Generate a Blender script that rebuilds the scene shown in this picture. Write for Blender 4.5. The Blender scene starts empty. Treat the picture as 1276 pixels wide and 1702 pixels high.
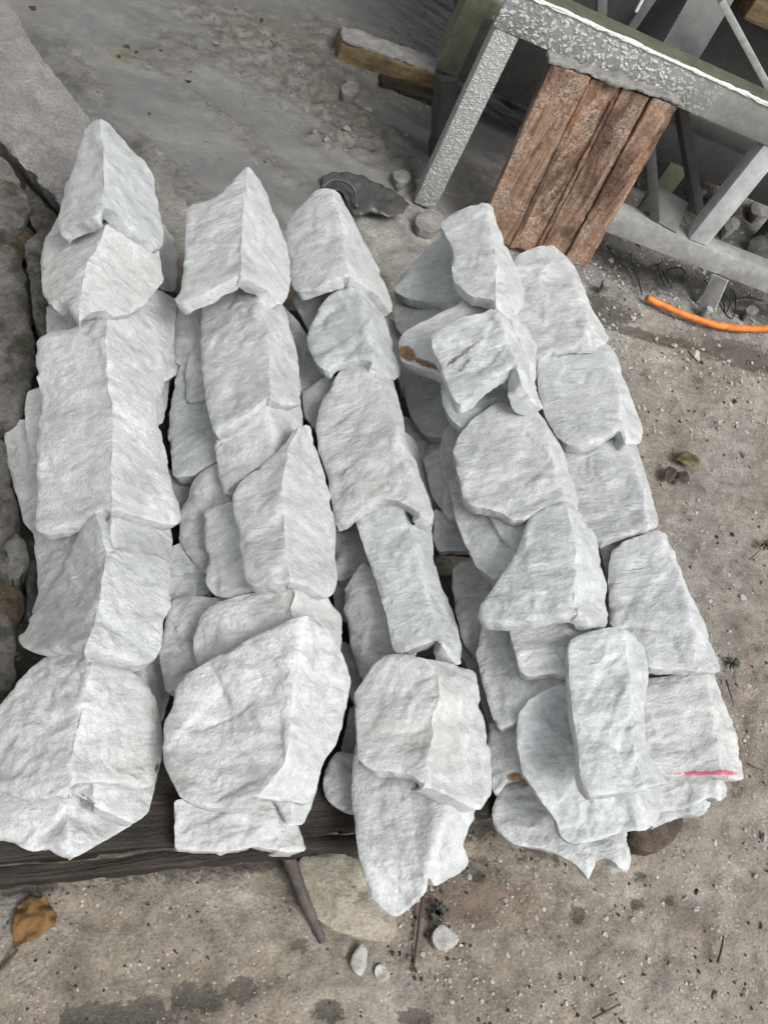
import bpy, bmesh, math, random
import numpy as np
from mathutils import Vector, Matrix
from mathutils.geometry import delaunay_2d_cdt

# ------------------------------------------------------------------ camera, sky, sun, exposure
SC = bpy.context.scene
COL = SC.collection
FPX, CX, CY, IMW, IMH = 1400.0, 638.0, 851.0, 1276, 1702
CAM = np.array([0.0, 0.0, 1.5])
_n = np.array([-665.0, 1017.0, FPX])
ZW = -_n / np.linalg.norm(_n)
_y = np.array([-463.0, -2230.0, FPX])
YW = _y - ZW * np.dot(_y, ZW); YW /= np.linalg.norm(YW)
XW = np.cross(YW, ZW)
RW = np.stack([XW, YW, ZW])

cam_data = bpy.data.cameras.new('camera')
cam = bpy.data.objects.new('camera', cam_data); COL.objects.link(cam)
cam_data.sensor_fit = 'VERTICAL'; cam_data.sensor_height = 36.0
cam_data.lens = FPX / IMH * 36.0
cam_data.clip_start = 0.02; cam_data.clip_end = 1000
Rb = np.stack([RW[:, 0], -RW[:, 1], -RW[:, 2]], axis=1)
M = Matrix([list(Rb[0]) + [CAM[0]], list(Rb[1]) + [CAM[1]], list(Rb[2]) + [CAM[2]], [0, 0, 0, 1]])
cam.matrix_world = M
SC.camera = cam

SUN_EL, SUN_AZ = math.radians(56), math.radians(158)      # azimuth measured from +Y towards +X
world = bpy.data.worlds.new("World"); SC.world = world; world.use_nodes = True
wn = world.node_tree.nodes; wl = world.node_tree.links
sky = wn.new('ShaderNodeTexSky'); sky.sky_type = 'NISHITA'; sky.sun_disc = False
sky.sun_elevation = SUN_EL; sky.sun_rotation = SUN_AZ; sky.dust_density = 4.0
hs = wn.new('ShaderNodeHueSaturation'); hs.inputs['Saturation'].default_value = 0.10
wl.new(sky.outputs[0], hs.inputs['Color'])
wl.new(hs.outputs[0], wn['Background'].inputs[0])
wn['Background'].inputs[1].default_value = 0.15
sd = bpy.data.lights.new('sun', 'SUN'); sd.energy = 1.8; sd.angle = math.radians(28); sd.color = (1.0, 0.985, 0.95)
sun = bpy.data.objects.new('sun', sd); COL.objects.link(sun)
sdir = Vector((math.sin(SUN_AZ) * math.cos(SUN_EL), math.cos(SUN_AZ) * math.cos(SUN_EL), math.sin(SUN_EL)))
sun.rotation_euler = sdir.to_track_quat('Z', 'Y').to_euler(); sun.location = (1, -2, 4)
SC.view_settings.view_transform = 'Standard'; SC.view_settings.look = 'None'
SC.view_settings.gamma = 1; SC.view_settings.exposure = 0.60
try: SC.view_settings.use_curve_mapping = False
except Exception: pass

# ------------------------------------------------------------------ helpers
def rays(px, py):
    return np.stack([np.asarray(px, float) - CX, np.asarray(py, float) - CY, np.full(np.shape(px), FPX)], -1) @ RW.T
def P(x, y, z=0.0):
    d = rays(x, y); return CAM + d * ((z - CAM[2]) / d[..., 2])[..., None] if np.ndim(x) else CAM + d * ((z - CAM[2]) / d[2])
def proj(p):
    c = (np.asarray(p, float) - CAM) @ RW; return c[..., :2] / c[..., 2:3] * FPX + [CX, CY]

def _h(ix, iy, iz, s):
    n = (ix * 374761393 + iy * 668265263 + iz * 2147483647 + s * 1274126177) & 0xffffffff
    n = ((n ^ (n >> 13)) * 1274126177) & 0xffffffff
    n = ((n ^ (n >> 16)) * 2246822519) & 0xffffffff
    return ((n ^ (n >> 15)) & 0xffff) / 32767.5 - 1.0
def vnoise(p, s=0):
    p = np.asarray(p, float); i = np.floor(p).astype(np.int64); f = p - i
    u = f * f * f * (f * (f * 6 - 15) + 10)
    r = 0
    for a in (0, 1):
        for b in (0, 1):
            for c in (0, 1):
                w = (u[..., 0] if a else 1 - u[..., 0]) * (u[..., 1] if b else 1 - u[..., 1]) * (u[..., 2] if c else 1 - u[..., 2])
                r = r + w * _h(i[..., 0] + a, i[..., 1] + b, i[..., 2] + c, s)
    return r
def fbm(p, s=0, o=4, g=0.5):
    r = 0; a = 1.0; p = np.asarray(p, float)
    for k in range(o):
        r = r + a * vnoise(p * 2.03 ** k + 17.3 * k, s + k); a *= g
    return r
def cells(p, s, want_plane=True):
    """Worley cells in 3D: a random tilted facet per cell (a broken rock face is made of such facets)."""
    p = np.asarray(p, float); i = np.floor(p).astype(np.int64)
    best = np.full(len(p), 1e9); second = np.full(len(p), 1e9); val = np.zeros(len(p))
    for a in (-1, 0, 1):
        for b in (-1, 0, 1):
            for c in (-1, 0, 1):
                q = i + np.array([a, b, c])
                o = np.stack([_h(q[:, 0], q[:, 1], q[:, 2], s + k) * .5 + .5 for k in range(3)], -1)
                dlt = p - (q + o); d = (dlt ** 2).sum(1)
                t = np.stack([_h(q[:, 0], q[:, 1], q[:, 2], s + 5 + k) for k in range(3)], -1)
                v = (dlt * t).sum(1) + .35 * _h(q[:, 0], q[:, 1], q[:, 2], s + 9)
                m = d < best
                second = np.where(m, best, np.minimum(second, d))
                val = np.where(m, v, val); best = np.where(m, d, best)
    return val
def tin(x, y, n, rng, stretch=2.2, ang=None):
    """flat facets meeting at crisp creases: random heights on scattered points, interpolated linearly over their triangles"""
    a = rng.uniform(0, math.pi) if ang is None else ang; ca, sa = math.cos(a), math.sin(a)
    u = (x * ca + y * sa) / stretch; v = -x * sa + y * ca
    lo = np.array([u.min(), v.min()]); hi = np.array([u.max(), v.max()]); ext = hi - lo; lo = lo - .25 * ext; hi = hi + .25 * ext
    p = rng.uniform(lo, hi, (n, 2)); p = np.concatenate([p, [[lo[0], lo[1]], [lo[0], hi[1]], [hi[0], lo[1]], [hi[0], hi[1]]]])
    h = rng.uniform(-1, 1, len(p)); out = np.zeros(len(x))
    r = delaunay_2d_cdt([Vector(q) for q in p], [], [], 0, 1e-6)
    P2 = np.array([tuple(q) for q in r[0]]); H = np.array([h[o[0]] for o in r[3]])
    for f in r[2]:
        A, B, C = P2[f[0]], P2[f[1]], P2[f[2]]; d = (B[1] - C[1]) * (A[0] - C[0]) + (C[0] - B[0]) * (A[1] - C[1])
        if abs(d) < 1e-12: continue
        l1 = ((B[1] - C[1]) * (u - C[0]) + (C[0] - B[0]) * (v - C[1])) / d; l2 = ((C[1] - A[1]) * (u - C[0]) + (A[0] - C[0]) * (v - C[1])) / d; l3 = 1 - l1 - l2
        m = (l1 >= -1e-6) & (l2 >= -1e-6) & (l3 >= -1e-6); out[m] = l1[m] * H[f[0]] + l2[m] * H[f[1]] + l3[m] * H[f[2]]
    return out
def sstep(a, b, x):
    t = np.clip((x - a) / (b - a), 0, 1); return t * t * (3 - 2 * t)
def inside(poly, x, y):
    poly = np.asarray(poly, float); r = np.zeros(np.shape(x), bool); j = len(poly) - 1
    for i in range(len(poly)):
        xi, yi = poly[i]; xj, yj = poly[j]
        c = ((yi > y) != (yj > y)) & (x < (xj - xi) * (y - yi) / ((yj - yi) if yj != yi else 1e-9) + xi)
        r ^= c; j = i
    return r
def pdist(poly, x, y, closed=True):
    poly = np.asarray(poly, float); n = len(poly); best = np.full(np.shape(x), 1e18)
    for i in range(n if closed else n - 1):
        a = poly[i]; b = poly[(i + 1) % n]; ab = b - a; L = max((ab ** 2).sum(), 1e-12)
        t = np.clip(((x - a[0]) * ab[0] + (y - a[1]) * ab[1]) / L, 0, 1)
        best = np.minimum(best, (x - a[0] - t * ab[0]) ** 2 + (y - a[1] - t * ab[1]) ** 2)
    return np.sqrt(best)

def tag(o, label=None, cat=None, group=None, kind=None):
    if label: o['label'] = label
    if cat: o['category'] = cat
    if group: o['group'] = group
    if kind: o['kind'] = kind
    return o
def mesh_obj(name, verts, faces, mat, parent=None, smooth=True, angle=None, center=True, attrs=None):
    verts = np.asarray(verts, float)
    org = verts.mean(0) if center and parent is None else np.zeros(3)
    if center and parent is None: org[2] = verts[:, 2].min()
    me = bpy.data.meshes.new(name)
    me.from_pydata([tuple(v) for v in (verts - org)], [], faces)
    if attrs:
        for an, (kind, data) in attrs.items():
            at = me.color_attributes.new(an, 'FLOAT_COLOR', 'POINT')
            at.data.foreach_set('color', np.ascontiguousarray(data, dtype=np.float32).ravel())
    me.materials.append(mat)
    if smooth:
        me.polygons.foreach_set('use_smooth', [True] * len(me.polygons))
        if angle: me.set_sharp_from_angle(angle=math.radians(angle))
    me.update()
    o = bpy.data.objects.new(name, me); COL.objects.link(o)
    o.location = org
    if parent is not None:
        o.parent = parent; o.matrix_parent_inverse = parent.matrix_world.inverted()
    return o
def empty(name, loc, rz=0.0):
    o = bpy.data.objects.new(name, None); COL.objects.link(o); o.location = loc; o.rotation_euler = (0, 0, rz)
    o.empty_display_size = .05
    bpy.context.view_layer.update()
    return o

# ------------------------------------------------------------------ materials
class NT:
    def __init__(s, name):
        s.m = bpy.data.materials.new(name); s.m.use_nodes = True
        s.n = s.m.node_tree.nodes; s.l = s.m.node_tree.links; s.b = s.n['Principled BSDF']
        tc = s.n.new('ShaderNodeTexCoord'); s.obj = tc.outputs['Object']; s.gen = tc.outputs['Generated']
        s.oi = s.n.new('ShaderNodeObjectInfo')
    def rndvec(s, scale=(1, 1, 1), rot=(0, 0, 0)):
        mul = s.n.new('ShaderNodeVectorMath'); mul.operation = 'SCALE'; mul.inputs[0].default_value = (37, 91, 53)
        s.l.new(s.oi.outputs['Random'], mul.inputs['Scale'])
        mp = s.n.new('ShaderNodeMapping'); s.l.new(s.obj, mp.inputs['Vector']); s.l.new(mul.outputs[0], mp.inputs['Location'])
        mp.inputs['Scale'].default_value = scale; mp.inputs['Rotation'].default_value = rot
        return mp.outputs[0]
    def map(s, scale=(1, 1, 1), rot=(0, 0, 0), vec=None):
        mp = s.n.new('ShaderNodeMapping'); s.l.new(vec or s.obj, mp.inputs['Vector'])
        mp.inputs['Scale'].default_value = scale; mp.inputs['Rotation'].default_value = rot
        return mp.outputs[0]
    def noise(s, vec, scale, detail=4, rough=.55, dist=0.0, kind='FBM'):
        t = s.n.new('ShaderNodeTexNoise'); t.noise_type = kind; s.l.new(vec, t.inputs['Vector'])
        t.inputs['Scale'].default_value = scale; t.inputs['Detail'].default_value = detail
        t.inputs['Roughness'].default_value = rough; t.inputs['Distortion'].default_value = dist
        return t.outputs['Fac']
    def voro(s, vec, scale, feat='F1', out='Distance', rnd=1.0):
        t = s.n.new('ShaderNodeTexVoronoi'); t.feature = feat; s.l.new(vec, t.inputs['Vector']); t.inputs['Scale'].default_value = scale
        t.inputs['Randomness'].default_value = rnd
        return t.outputs[out]
    def ramp(s, fac, stops, interp='LINEAR'):
        r = s.n.new('ShaderNodeValToRGB'); r.color_ramp.interpolation = interp
        e = r.color_ramp.elements
        while len(e) < len(stops): e.new(0.5)
        for k, (p, c) in enumerate(stops):
            e[k].position = p; e[k].color = (c[0], c[1], c[2], 1) if not isinstance(c, (int, float)) else (c, c, c, 1)
        s.l.new(fac, r.inputs[0]); return r.outputs[0]
    def mix(s, fac, a, b, mode='MIX'):
        m = s.n.new('ShaderNodeMix'); m.data_type = 'RGBA'; m.blend_type = mode
        for inp, v in ((m.inputs[0], fac), (m.inputs[6], a), (m.inputs[7], b)):
            if isinstance(v, (int, float)): inp.default_value = v if inp is m.inputs[0] or inp.type == 'VALUE' else (v, v, v, 1)
            elif isinstance(v, tuple): inp.default_value = (v[0], v[1], v[2], 1)
            else: s.l.new(v, inp)
        return m.outputs[2]
    def math(s, op, a, b=0.0):
        m = s.n.new('ShaderNodeMath'); m.operation = op
        for inp, v in ((m.inputs[0], a), (m.inputs[1], b)):
            if isinstance(v, (int, float)): inp.default_value = v
            else: s.l.new(v, inp)
        return m.outputs[0]
    def attr(s, name):
        a = s.n.new('ShaderNodeAttribute'); a.attribute_name = name
        sp = s.n.new('ShaderNodeSeparateColor'); s.l.new(a.outputs['Color'], sp.inputs[0])
        return sp.outputs[0], sp.outputs[1], sp.outputs[2], a.outputs['Alpha']
    def bump(s, h, strength=.3, dist=.01, prev=None):
        b = s.n.new('ShaderNodeBump'); b.inputs['Strength'].default_value = strength; b.inputs['Distance'].default_value = dist
        s.l.new(h, b.inputs['Height'])
        if prev is not None: s.l.new(prev, b.inputs['Normal'])
        return b.outputs[0]
    def done(s, color=None, rough=None, normal=None, metal=None, spec=None):
        for key, v in (('Base Color', color), ('Roughness', rough), ('Metallic', metal), ('Specular IOR Level', spec)):
            if v is None: continue
            if isinstance(v, (int, float)): s.b.inputs[key].default_value = v
            elif isinstance(v, tuple): s.b.inputs[key].default_value = (v[0], v[1], v[2], 1)
            else: s.l.new(v, s.b.inputs[key])
        if normal is not None: s.l.new(normal, s.b.inputs['Normal'])
        return s.m

def mat_marble():
    t = NT('white_marble'); v = t.rndvec()
    big = t.noise(v, 7, 4, .6, .8)
    col = t.ramp(big, [(.3, (.365, .374, .378)), (.5, (.425, .434, .438)), (.7, (.48, .488, .492))])
    st = t.noise(t.rndvec((16, 46, 30), (.5, .3, .6)), 1.0, 5, .62, .7)
    col = t.mix(.75, col, t.ramp(st, [(.3, .68), (.45, .92), (.56, 1.02), (.70, 1.17)]), 'MULTIPLY')
    md = t.noise(v, 42, 4, .6, .5)
    col = t.mix(.7, col, t.ramp(md, [(.32, .86), (.5, .99), (.66, 1.09)]), 'MULTIPLY')
    fn = t.noise(v, 210, 3, .65); col = t.mix(.75, col, t.ramp(fn, [(.3, .84), (.48, .98), (.68, 1.13)]), 'MULTIPLY')
    vn = t.math('ABSOLUTE', t.math('SUBTRACT', t.noise(t.rndvec((5, 16, 9), (.2, .7, .4)), 1.0, 5, .6, 1.2), .5))
    col = t.mix(t.ramp(vn, [(.0, .35), (.02, 0.0)]), col, (.25, .253, .25))
    tint = t.ramp(t.oi.outputs['Random'], [(0, (.93, .965, .955)), (.25, (1.03, 1.03, 1.02)), (.5, (.95, .96, .97)), (.75, (1.0, .99, .965)), (1, (.86, .87, .87))])
    col = t.mix(1.0, col, tint, 'MULTIPLY')
    yl = t.noise(v, 4.5, 5, .65, .6); col = t.mix(t.ramp(yl, [(.60, 0.0), (.74, .35)]), col, (.33, .315, .26))
    r, g, b, a = t.attr('stain_light')
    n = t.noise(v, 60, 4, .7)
    wear_glow = t.math('MULTIPLY', a, t.math('MULTIPLY', t.ramp(t.noise(v, 75, 4, .65), [(.35, .1), (.65, 1.0)]), t.ramp(t.noise(v, 14, 2, .5), [(.38, .0), (.6, 1.0)])))
    col = t.mix(t.math('MULTIPLY', wear_glow, .7), col, (.56, .56, .555))  # bruised pale edges, with the glow of thin translucent edges painted in
    rust = t.ramp(n, [(.3, (.05, .028, .015)), (.6, (.20, .115, .05)), (.8, (.38, .28, .16))])
    def m(x): return t.ramp(t.math('ADD', x, t.math('MULTIPLY', t.math('SUBTRACT', n, .5), 1.3)), [(.35, 0.0), (.75, 1.0)])
    col = t.mix(m(r), col, rust)
    col = t.mix(t.math('MULTIPLY', m(g), .85), col, (.42, .03, .085))
    col = t.mix(t.math('MULTIPLY', m(b), .8), col, (.13, .125, .10))
    h = t.noise(v, 70, 5, .62, .4)
    h2 = t.noise(t.rndvec((20, 90, 45), (.5, .3, .6)), 1.0, 4, .6, .5)
    h3 = t.noise(t.rndvec((22, 60, 34), (.6, .2, .7)), 1.0, 4, .6, .6, 'RIDGED_MULTIFRACTAL')
    fb = t.noise(v, 190, 4, .7)
    patch = t.ramp(t.noise(v, 11, 3, .5), [(.38, .15), (.62, 1.0)])
    nrm = t.bump(h, .30, .005)
    nrm = t.bump(h2, .26, .006, nrm)
    nrm = t.bump(t.math('MULTIPLY', h3, patch), .45, .007, nrm); nrm = t.bump(fb, .75, .003, nrm)
    rough = t.ramp(t.noise(v, 160, 2), [(.35, .36), (.6, .58)])
    return t.done(col, rough, nrm, spec=.42)

def mat_rock(name, c0, c1, c2, moss=0.0, bs=.8, scale=1.0):
    t = NT(name); v = t.rndvec()
    n = t.noise(v, 14 * scale, 7, .65, .5)
    col = t.ramp(n, [(.3, c0), (.5, c1), (.7, c2)])
    col = t.mix(.7, col, t.ramp(t.noise(v, 130 * scale, 4, .7), [(.3, .45), (.6, 1.0)]), 'MULTIPLY')
    if moss: col = t.mix(t.ramp(t.noise(v, 22, 5, .6), [(.5, 0.0), (.64, moss)]), col, (.055, .062, .025))
    cr = t.voro(v, 26 * scale, 'DISTANCE_TO_EDGE')
    nrm = t.bump(t.noise(v, 60 * scale, 8, .7), bs, .02)
    nrm = t.bump(t.noise(v, 240 * scale, 4, .7), .5, .006, nrm)
    return t.done(col, .85, nrm, spec=.25)

def mat_ground():
    t = NT('dirt_ground'); v = t.obj
    damp_dark, dust, red, chip = t.attr('mask')
    n1 = t.noise(v, 3.0, 6, .6, .4); n2 = t.noise(v, 24, 6, .65, .3); n3 = t.noise(v, 170, 5, .7); n4 = t.noise(v, 420, 2, .6)
    col = t.ramp(n1, [(.3, (.185, .155, .122)), (.48, (.285, .247, .20)), (.6, (.345, .31, .26)), (.72, (.42, .39, .335))])
    col = t.mix(.75, col, t.ramp(n2, [(.28, .42), (.46, .85), (.72, 1.2)]), 'MULTIPLY')
    n5 = t.noise(v, 9, 7, .72, .5); col = t.mix(.8, col, t.ramp(n5, [(.32, .5), (.47, .85), (.6, .98), (.72, 1.12)]), 'MULTIPLY')
    gcol = t.ramp(n5, [(.3, (.15, .142, .13)), (.55, (.275, .262, .242)), (.75, (.43, .415, .388))])
    jit = t.math('MULTIPLY', t.math('SUBTRACT', t.noise(v, 16, 6, .7), .5), 1.3)
    jit2 = t.math('MULTIPLY', t.math('SUBTRACT', t.noise(v, 55, 7, .8), .5), 2.6)
    def m2(x): return t.ramp(t.math('ADD', x, jit2), [(.42, 0.0), (.56, 1.0)])
    def m(x, a=.35, b=.6): return t.ramp(t.math('ADD', x, jit), [(a, 0.0), (b, 1.0)])
    col = t.mix(m(dust, .3, .75), col, gcol)
    col = t.mix(t.math('MULTIPLY', m(red), .3), col, (.16, .085, .06))
    col = t.mix(.85, col, t.ramp(n3, [(.3, .45), (.5, .95), (.72, 1.15)]), 'MULTIPLY')
    # pale and dark grit set in the surface
    g1 = t.voro(v, 120, 'F1'); g1c = t.voro(v, 120, 'F1', 'Color')
    sel = t.math('GREATER_THAN', t.math('MULTIPLY', g1c, 1.0), .62)
    pale = t.math('MULTIPLY', t.ramp(g1, [(.2, 1.0), (.34, 0.0)]), sel)
    pale = t.math('MULTIPLY', pale, t.ramp(t.noise(v, 9, 4, .7), [(.42, 0.0), (.62, .9)]))
    col = t.mix(pale, col, (.52, .51, .48))
    g2 = t.voro(v, 75, 'F1'); g2c = t.voro(v, 75, 'F1', 'Color')
    drk = t.math('MULTIPLY', t.ramp(g2, [(.16, 1.0), (.3, 0.0)]), t.math('GREATER_THAN', g2c, .68))
    drk = t.math('MULTIPLY', drk, t.ramp(t.noise(v, 7, 4, .7), [(.45, 0.0), (.62, .8)]))
    col = t.mix(drk, col, (.05, .043, .036))
    col = t.mix(t.math('MULTIPLY', m2(damp_dark), .82), col, t.mix(n3, (.03, .027, .022), (.105, .095, .08)))
    nrm = t.bump(t.noise(v, 45, 8, .72), .7, .02)
    nrm = t.bump(n3, .6, .006, nrm); nrm = t.bump(n4, .4, .003, nrm); nrm = t.bump(pale, .5, .004, nrm)
    rough = t.mix(m2(damp_dark), .88, .55)
    return t.done(col, rough, nrm, spec=.3)

def mat_slurry():
    t = NT('stone_slurry'); v = t.obj
    drk, rip, brn, _ = t.attr('mask')
    n1 = t.noise(t.map((2, 6, 2), (0, 0, .5)), 1.0, 6, .6, .8); n2 = t.noise(v, 26, 6, .65); n3 = t.noise(v, 200, 3, .6)
    col = t.ramp(n1, [(.3, (.098, .097, .094)), (.5, (.128, .127, .123)), (.72, (.165, .163, .158))])
    col = t.mix(.4, col, t.ramp(n2, [(.3, .7), (.6, 1.05)]), 'MULTIPLY')
    col = t.mix(t.math('MULTIPLY', rip, .8), col, t.ramp(n2, [(.3, (.085, .078, .066)), (.52, (.15, .14, .122)), (.72, (.25, .24, .215))]))
    col = t.mix(t.math('MULTIPLY', brn, .8), col, t.mix(n2, (.07, .065, .04), (.2, .18, .13)))
    col = t.mix(t.math('MULTIPLY', drk, .8), col, (.055, .055, .055))
    col = t.mix(.6, col, t.ramp(n3, [(.3, .6), (.5, .95), (.7, 1.15)]), 'MULTIPLY')
    ck = t.math('ABSOLUTE', t.math('SUBTRACT', t.noise(t.map((9, 22, 9), (0, 0, .55)), 1.0, 6, .65, .8), .5)); col = t.mix(t.math('MULTIPLY', t.ramp(ck, [(0.0, .75), (.022, 0.0)]), t.math('ADD', rip, .25)), col, (.045, .043, .038))
    hh = t.math('MULTIPLY', t.noise(v, 60, 8, .74), t.math('ADD', rip, .22))
    nrm = t.bump(hh, .9, .012)
    nrm = t.bump(t.noise(t.map((8, 26, 8), (0, 0, .5)), 1.0, 4, .5), .12, .02, nrm)
    return t.done(col, t.ramp(n2, [(.3, .42), (.7, .62)]), nrm, spec=.45)

def mat_wood(name, c0, c1, c2, axis=0, bs=.6, wet=.75):
    t = NT(name); s = [40, 40, 40]; s[axis] = 2.5
    v = t.rndvec(tuple(s))
    g = t.noise(v, 1.0, 8, .7, .5); n = t.noise(t.rndvec(), 20, 6, .7)
    col = t.ramp(g, [(.28, c0), (.5, c1), (.72, c2)])
    col = t.mix(.8, col, t.ramp(n, [(.3, .35), (.5, .85), (.7, 1.2)]), 'MULTIPLY')
    nrm = t.bump(g, bs, .012); nrm = t.bump(t.noise(t.rndvec(), 160, 5, .7), .5, .005, nrm)
    return t.done(col, wet, nrm, spec=.3)

def mat_board():
    t = NT('rusty_wood'); v = t.rndvec()
    g = t.noise(t.rndvec((55, 55, 2.6)), 1.0, 8, .70, .6); n = t.noise(v, 12, 7, .7, .7); p = t.noise(v, 150, 5, .75)
    col = t.ramp(g, [(.25, (.065, .045, .034)), (.42, (.19, .13, .095)), (.58, (.31, .225, .175)), (.75, (.46, .37, .30))])
    col = t.mix(t.ramp(n, [(.52, 0.0), (.66, .75)]), col, t.ramp(g, [(.3, (.11, .045, .022)), (.7, (.30, .14, .065))]))
    col = t.mix(t.ramp(t.noise(v, 8, 7, .78), [(.50, 0.0), (.60, .85)]), col, t.ramp(p, [(.38, (.07, .055, .046)), (.60, (.42, .36, .31))]))
    col = t.mix(.6, col, t.ramp(p, [(.3, .45), (.5, .95), (.7, 1.25)]), 'MULTIPLY')
    col = t.mix(1.0, col, t.ramp(t.oi.outputs['Random'], [(.0, (1.25, 1.12, .96)), (.35, (.95, .78, .64)), (.65, (1.2, 1.08, .95)), (1, (.80, .74, .70))]), 'MULTIPLY')
    col = t.mix(t.ramp(t.noise(t.rndvec((9, 9, 3)), 1.0, 6, .7, .8), [(.49, 0.0), (.60, .85)]), col, t.ramp(p, [(.35, (.03, .018, .012)), (.65, (.11, .06, .042))]))
    nrm = t.bump(g, .7, .008); nrm = t.bump(p, .8, .004, nrm)
    return t.done(col, t.ramp(p, [(.3, .45), (.7, .85)]), nrm, spec=.35)

def mat_steel(name, base=(.36, .37, .365), lime=0.0, lo=-9, hi=9, dirt=.5, fq=42):
    t = NT(name); v = t.obj
    n = t.noise(v, 8, 6, .65, .4); f = t.noise(v, 90, 5, .65)
    col = t.ramp(n, [(.3, tuple(c * .72 for c in base)), (.55, base), (.75, tuple(min(1, c * 1.22) for c in base))])
    col = t.mix(dirt, col, t.ramp(t.noise(v, 30, 7, .75), [(.35, (.3, .29, .24)), (.6, (1, 1, 1))]), 'MULTIPLY')
    nrm = t.bump(f, .15, .004); rough = .48
    if lime:
        wn_ = t.n.new('ShaderNodeTexNoise'); t.l.new(v, wn_.inputs['Vector']); wn_.inputs['Scale'].default_value = fq; wn_.inputs['Detail'].default_value = 4
        vm = t.n.new('ShaderNodeVectorMath'); vm.operation = 'MULTIPLY_ADD'; t.l.new(wn_.outputs['Color'], vm.inputs[0]); vm.inputs[1].default_value = (.035, .035, .035); t.l.new(v, vm.inputs[2])
        f1 = t.voro(vm.outputs[0], fq * 1.7); f2 = t.noise(v, fq * 3, 5, .7)
        hgt = t.math('MULTIPLY', t.ramp(f1, [(.05, 1.0), (.62, 0.0)]), t.ramp(f2, [(.3, .25), (.62, 1.0)]))
        sx = t.n.new('ShaderNodeSeparateXYZ'); t.l.new(v, sx.inputs[0])
        edge = t.math('ADD', sx.outputs[0], t.math('MULTIPLY', t.math('SUBTRACT', t.noise(v, 10, 4, .6), .5), .25))
        mr = t.n.new('ShaderNodeMapRange'); mr.inputs[1].default_value = lo; mr.inputs[2].default_value = hi
        mr.inputs[3].default_value = lime; mr.inputs[4].default_value = 0.0; t.l.new(edge, mr.inputs[0])
        mask = t.math('MULTIPLY', mr.outputs[0], t.ramp(hgt, [(.10, .10), (.48, 1.0)]))
        col = t.mix(t.math('MULTIPLY', mask, .85), col, (.70, .70, .69))
        nrm = t.bump(t.math('MULTIPLY', hgt, mr.outputs[0]), .8, .008, nrm)
    return t.done(col, rough, nrm, metal=.25, spec=.5)

def mat_plain(name, col, rough=.6, bs=.2, sc=60, var=.35, spec=.4):
    t = NT(name); v = t.rndvec(); n = t.noise(v, sc, 5, .65)
    c = t.mix(var, col, t.ramp(n, [(.3, .4), (.65, 1.15)]), 'MULTIPLY')
    return t.done(c, rough, t.bump(n, bs, .005), spec=spec)

MARBLE = mat_marble()
GROUND = mat_ground(); SLURRY = mat_slurry()
RUBBLE = mat_rock('rubble_rock', (.17, .158, .142), (.31, .292, .268), (.46, .44, .41), .7, 1.0)
RUBBLE_B = mat_rock('brown_rubble_rock', (.10, .075, .05), (.22, .165, .11), (.34, .29, .23), .6, 1.0)
CONCRETE = mat_rock('rough_concrete', (.40, .38, .365), (.54, .52, .50), (.70, .68, .655), 0, 1.0, 1.0)
BEIGE_ROCK = mat_rock('beige_rock', (.30, .265, .205), (.40, .36, .29), (.50, .465, .39), 0, .5)
CHIP = mat_rock('pale_chip', (.36, .35, .32), (.50, .49, .46), (.62, .61, .58), 0, .4, 2)
CHIP_G = mat_rock('grey_chip', (.15, .145, .135), (.24, .235, .22), (.34, .335, .32), 0, .4, 2)
CHIP_D = mat_rock('dark_chip', (.03, .025, .02), (.06, .05, .042), (.11, .095, .08), 0, .5, 2)
RED_ROCK = mat_rock('red_brown_rock', (.06, .045, .038), (.12, .085, .07), (.19, .145, .125), .5, .6)
PALLET = mat_wood('wet_pallet_wood', (.008, .0065, .005), (.02, .016, .012), (.055, .044, .034), 0, .6, .5)
PALLET_Y = mat_wood('wet_pallet_stringer', (.016, .013, .011), (.034, .029, .024), (.06, .052, .045), 1, .6, .5)
BOARD = mat_board()
TIMBER = mat_wood('muddy_timber', (.07, .05, .022), (.14, .10, .05), (.21, .165, .09), 0, .5, .8)
MUDCAP = mat_plain('dried_mud', (.19, .183, .172), .8, .5, 40, .5)
STEEL_LIME = mat_steel('limed_steel', (.23, .24, .225), .82, .50, .72, .35)
STEEL_POST = mat_steel('limed_post_steel', (.33, .335, .325), .7, 3, 4, .3, 60)
STEEL = mat_steel('galvanised_steel', (.36, .365, .35), 0, dirt=.45)
STEEL_LIGHT = mat_steel('bright_steel', (.50, .515, .52), 0, dirt=.3)
OLIVE = mat_steel('olive_paint', (.135, .14, .10), 0, dirt=.5)
DARK = mat_plain('dark_steel', (.05, .05, .049), .55, .3, 40, .5)
DARK_MID = mat_plain('grey_sheet_steel', (.11, .11, .107), .5, .25, 18, .5)
LIP = mat_plain('white_lime_edge', (.62, .615, .59), .8, .5, 70, .5)
ORANGE = mat_plain('orange_rubber', (.56, .16, .02), .55, .3, 26, .8)
ORANGE_D = mat_plain('dusty_orange_rubber', (.40, .115, .02), .55, .2, 50, .4)
BLACK = mat_plain('black_rubber', (.02, .02, .02), .5, .1, 50, .3)
TARP = mat_plain('dark_plastic', (.055, .055, .053), .38, .5, 30, .5)
TWIG = mat_plain('twig_bark', (.045, .034, .027), .8, .5, 90, .5)
STICK = mat_wood('grey_stick', (.05, .042, .038), (.10, .085, .078), (.15, .13, .12), 1, .5, .8)
LEAF_Y = mat_plain('dead_yellow_leaf', (.13, .07, .022), .85, .8, 60, 1.0)
LEAF_O = mat_plain('olive_leaf', (.075, .07, .025), .5, .4, 60, .6)
LEAF_D = mat_plain('rotten_leaf', (.045, .035, .025), .7, .6, 60, .7)
GREEN = mat_plain('dark_green_leaf', (.03, .036, .022), .6, .4, 60, .5)

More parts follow.
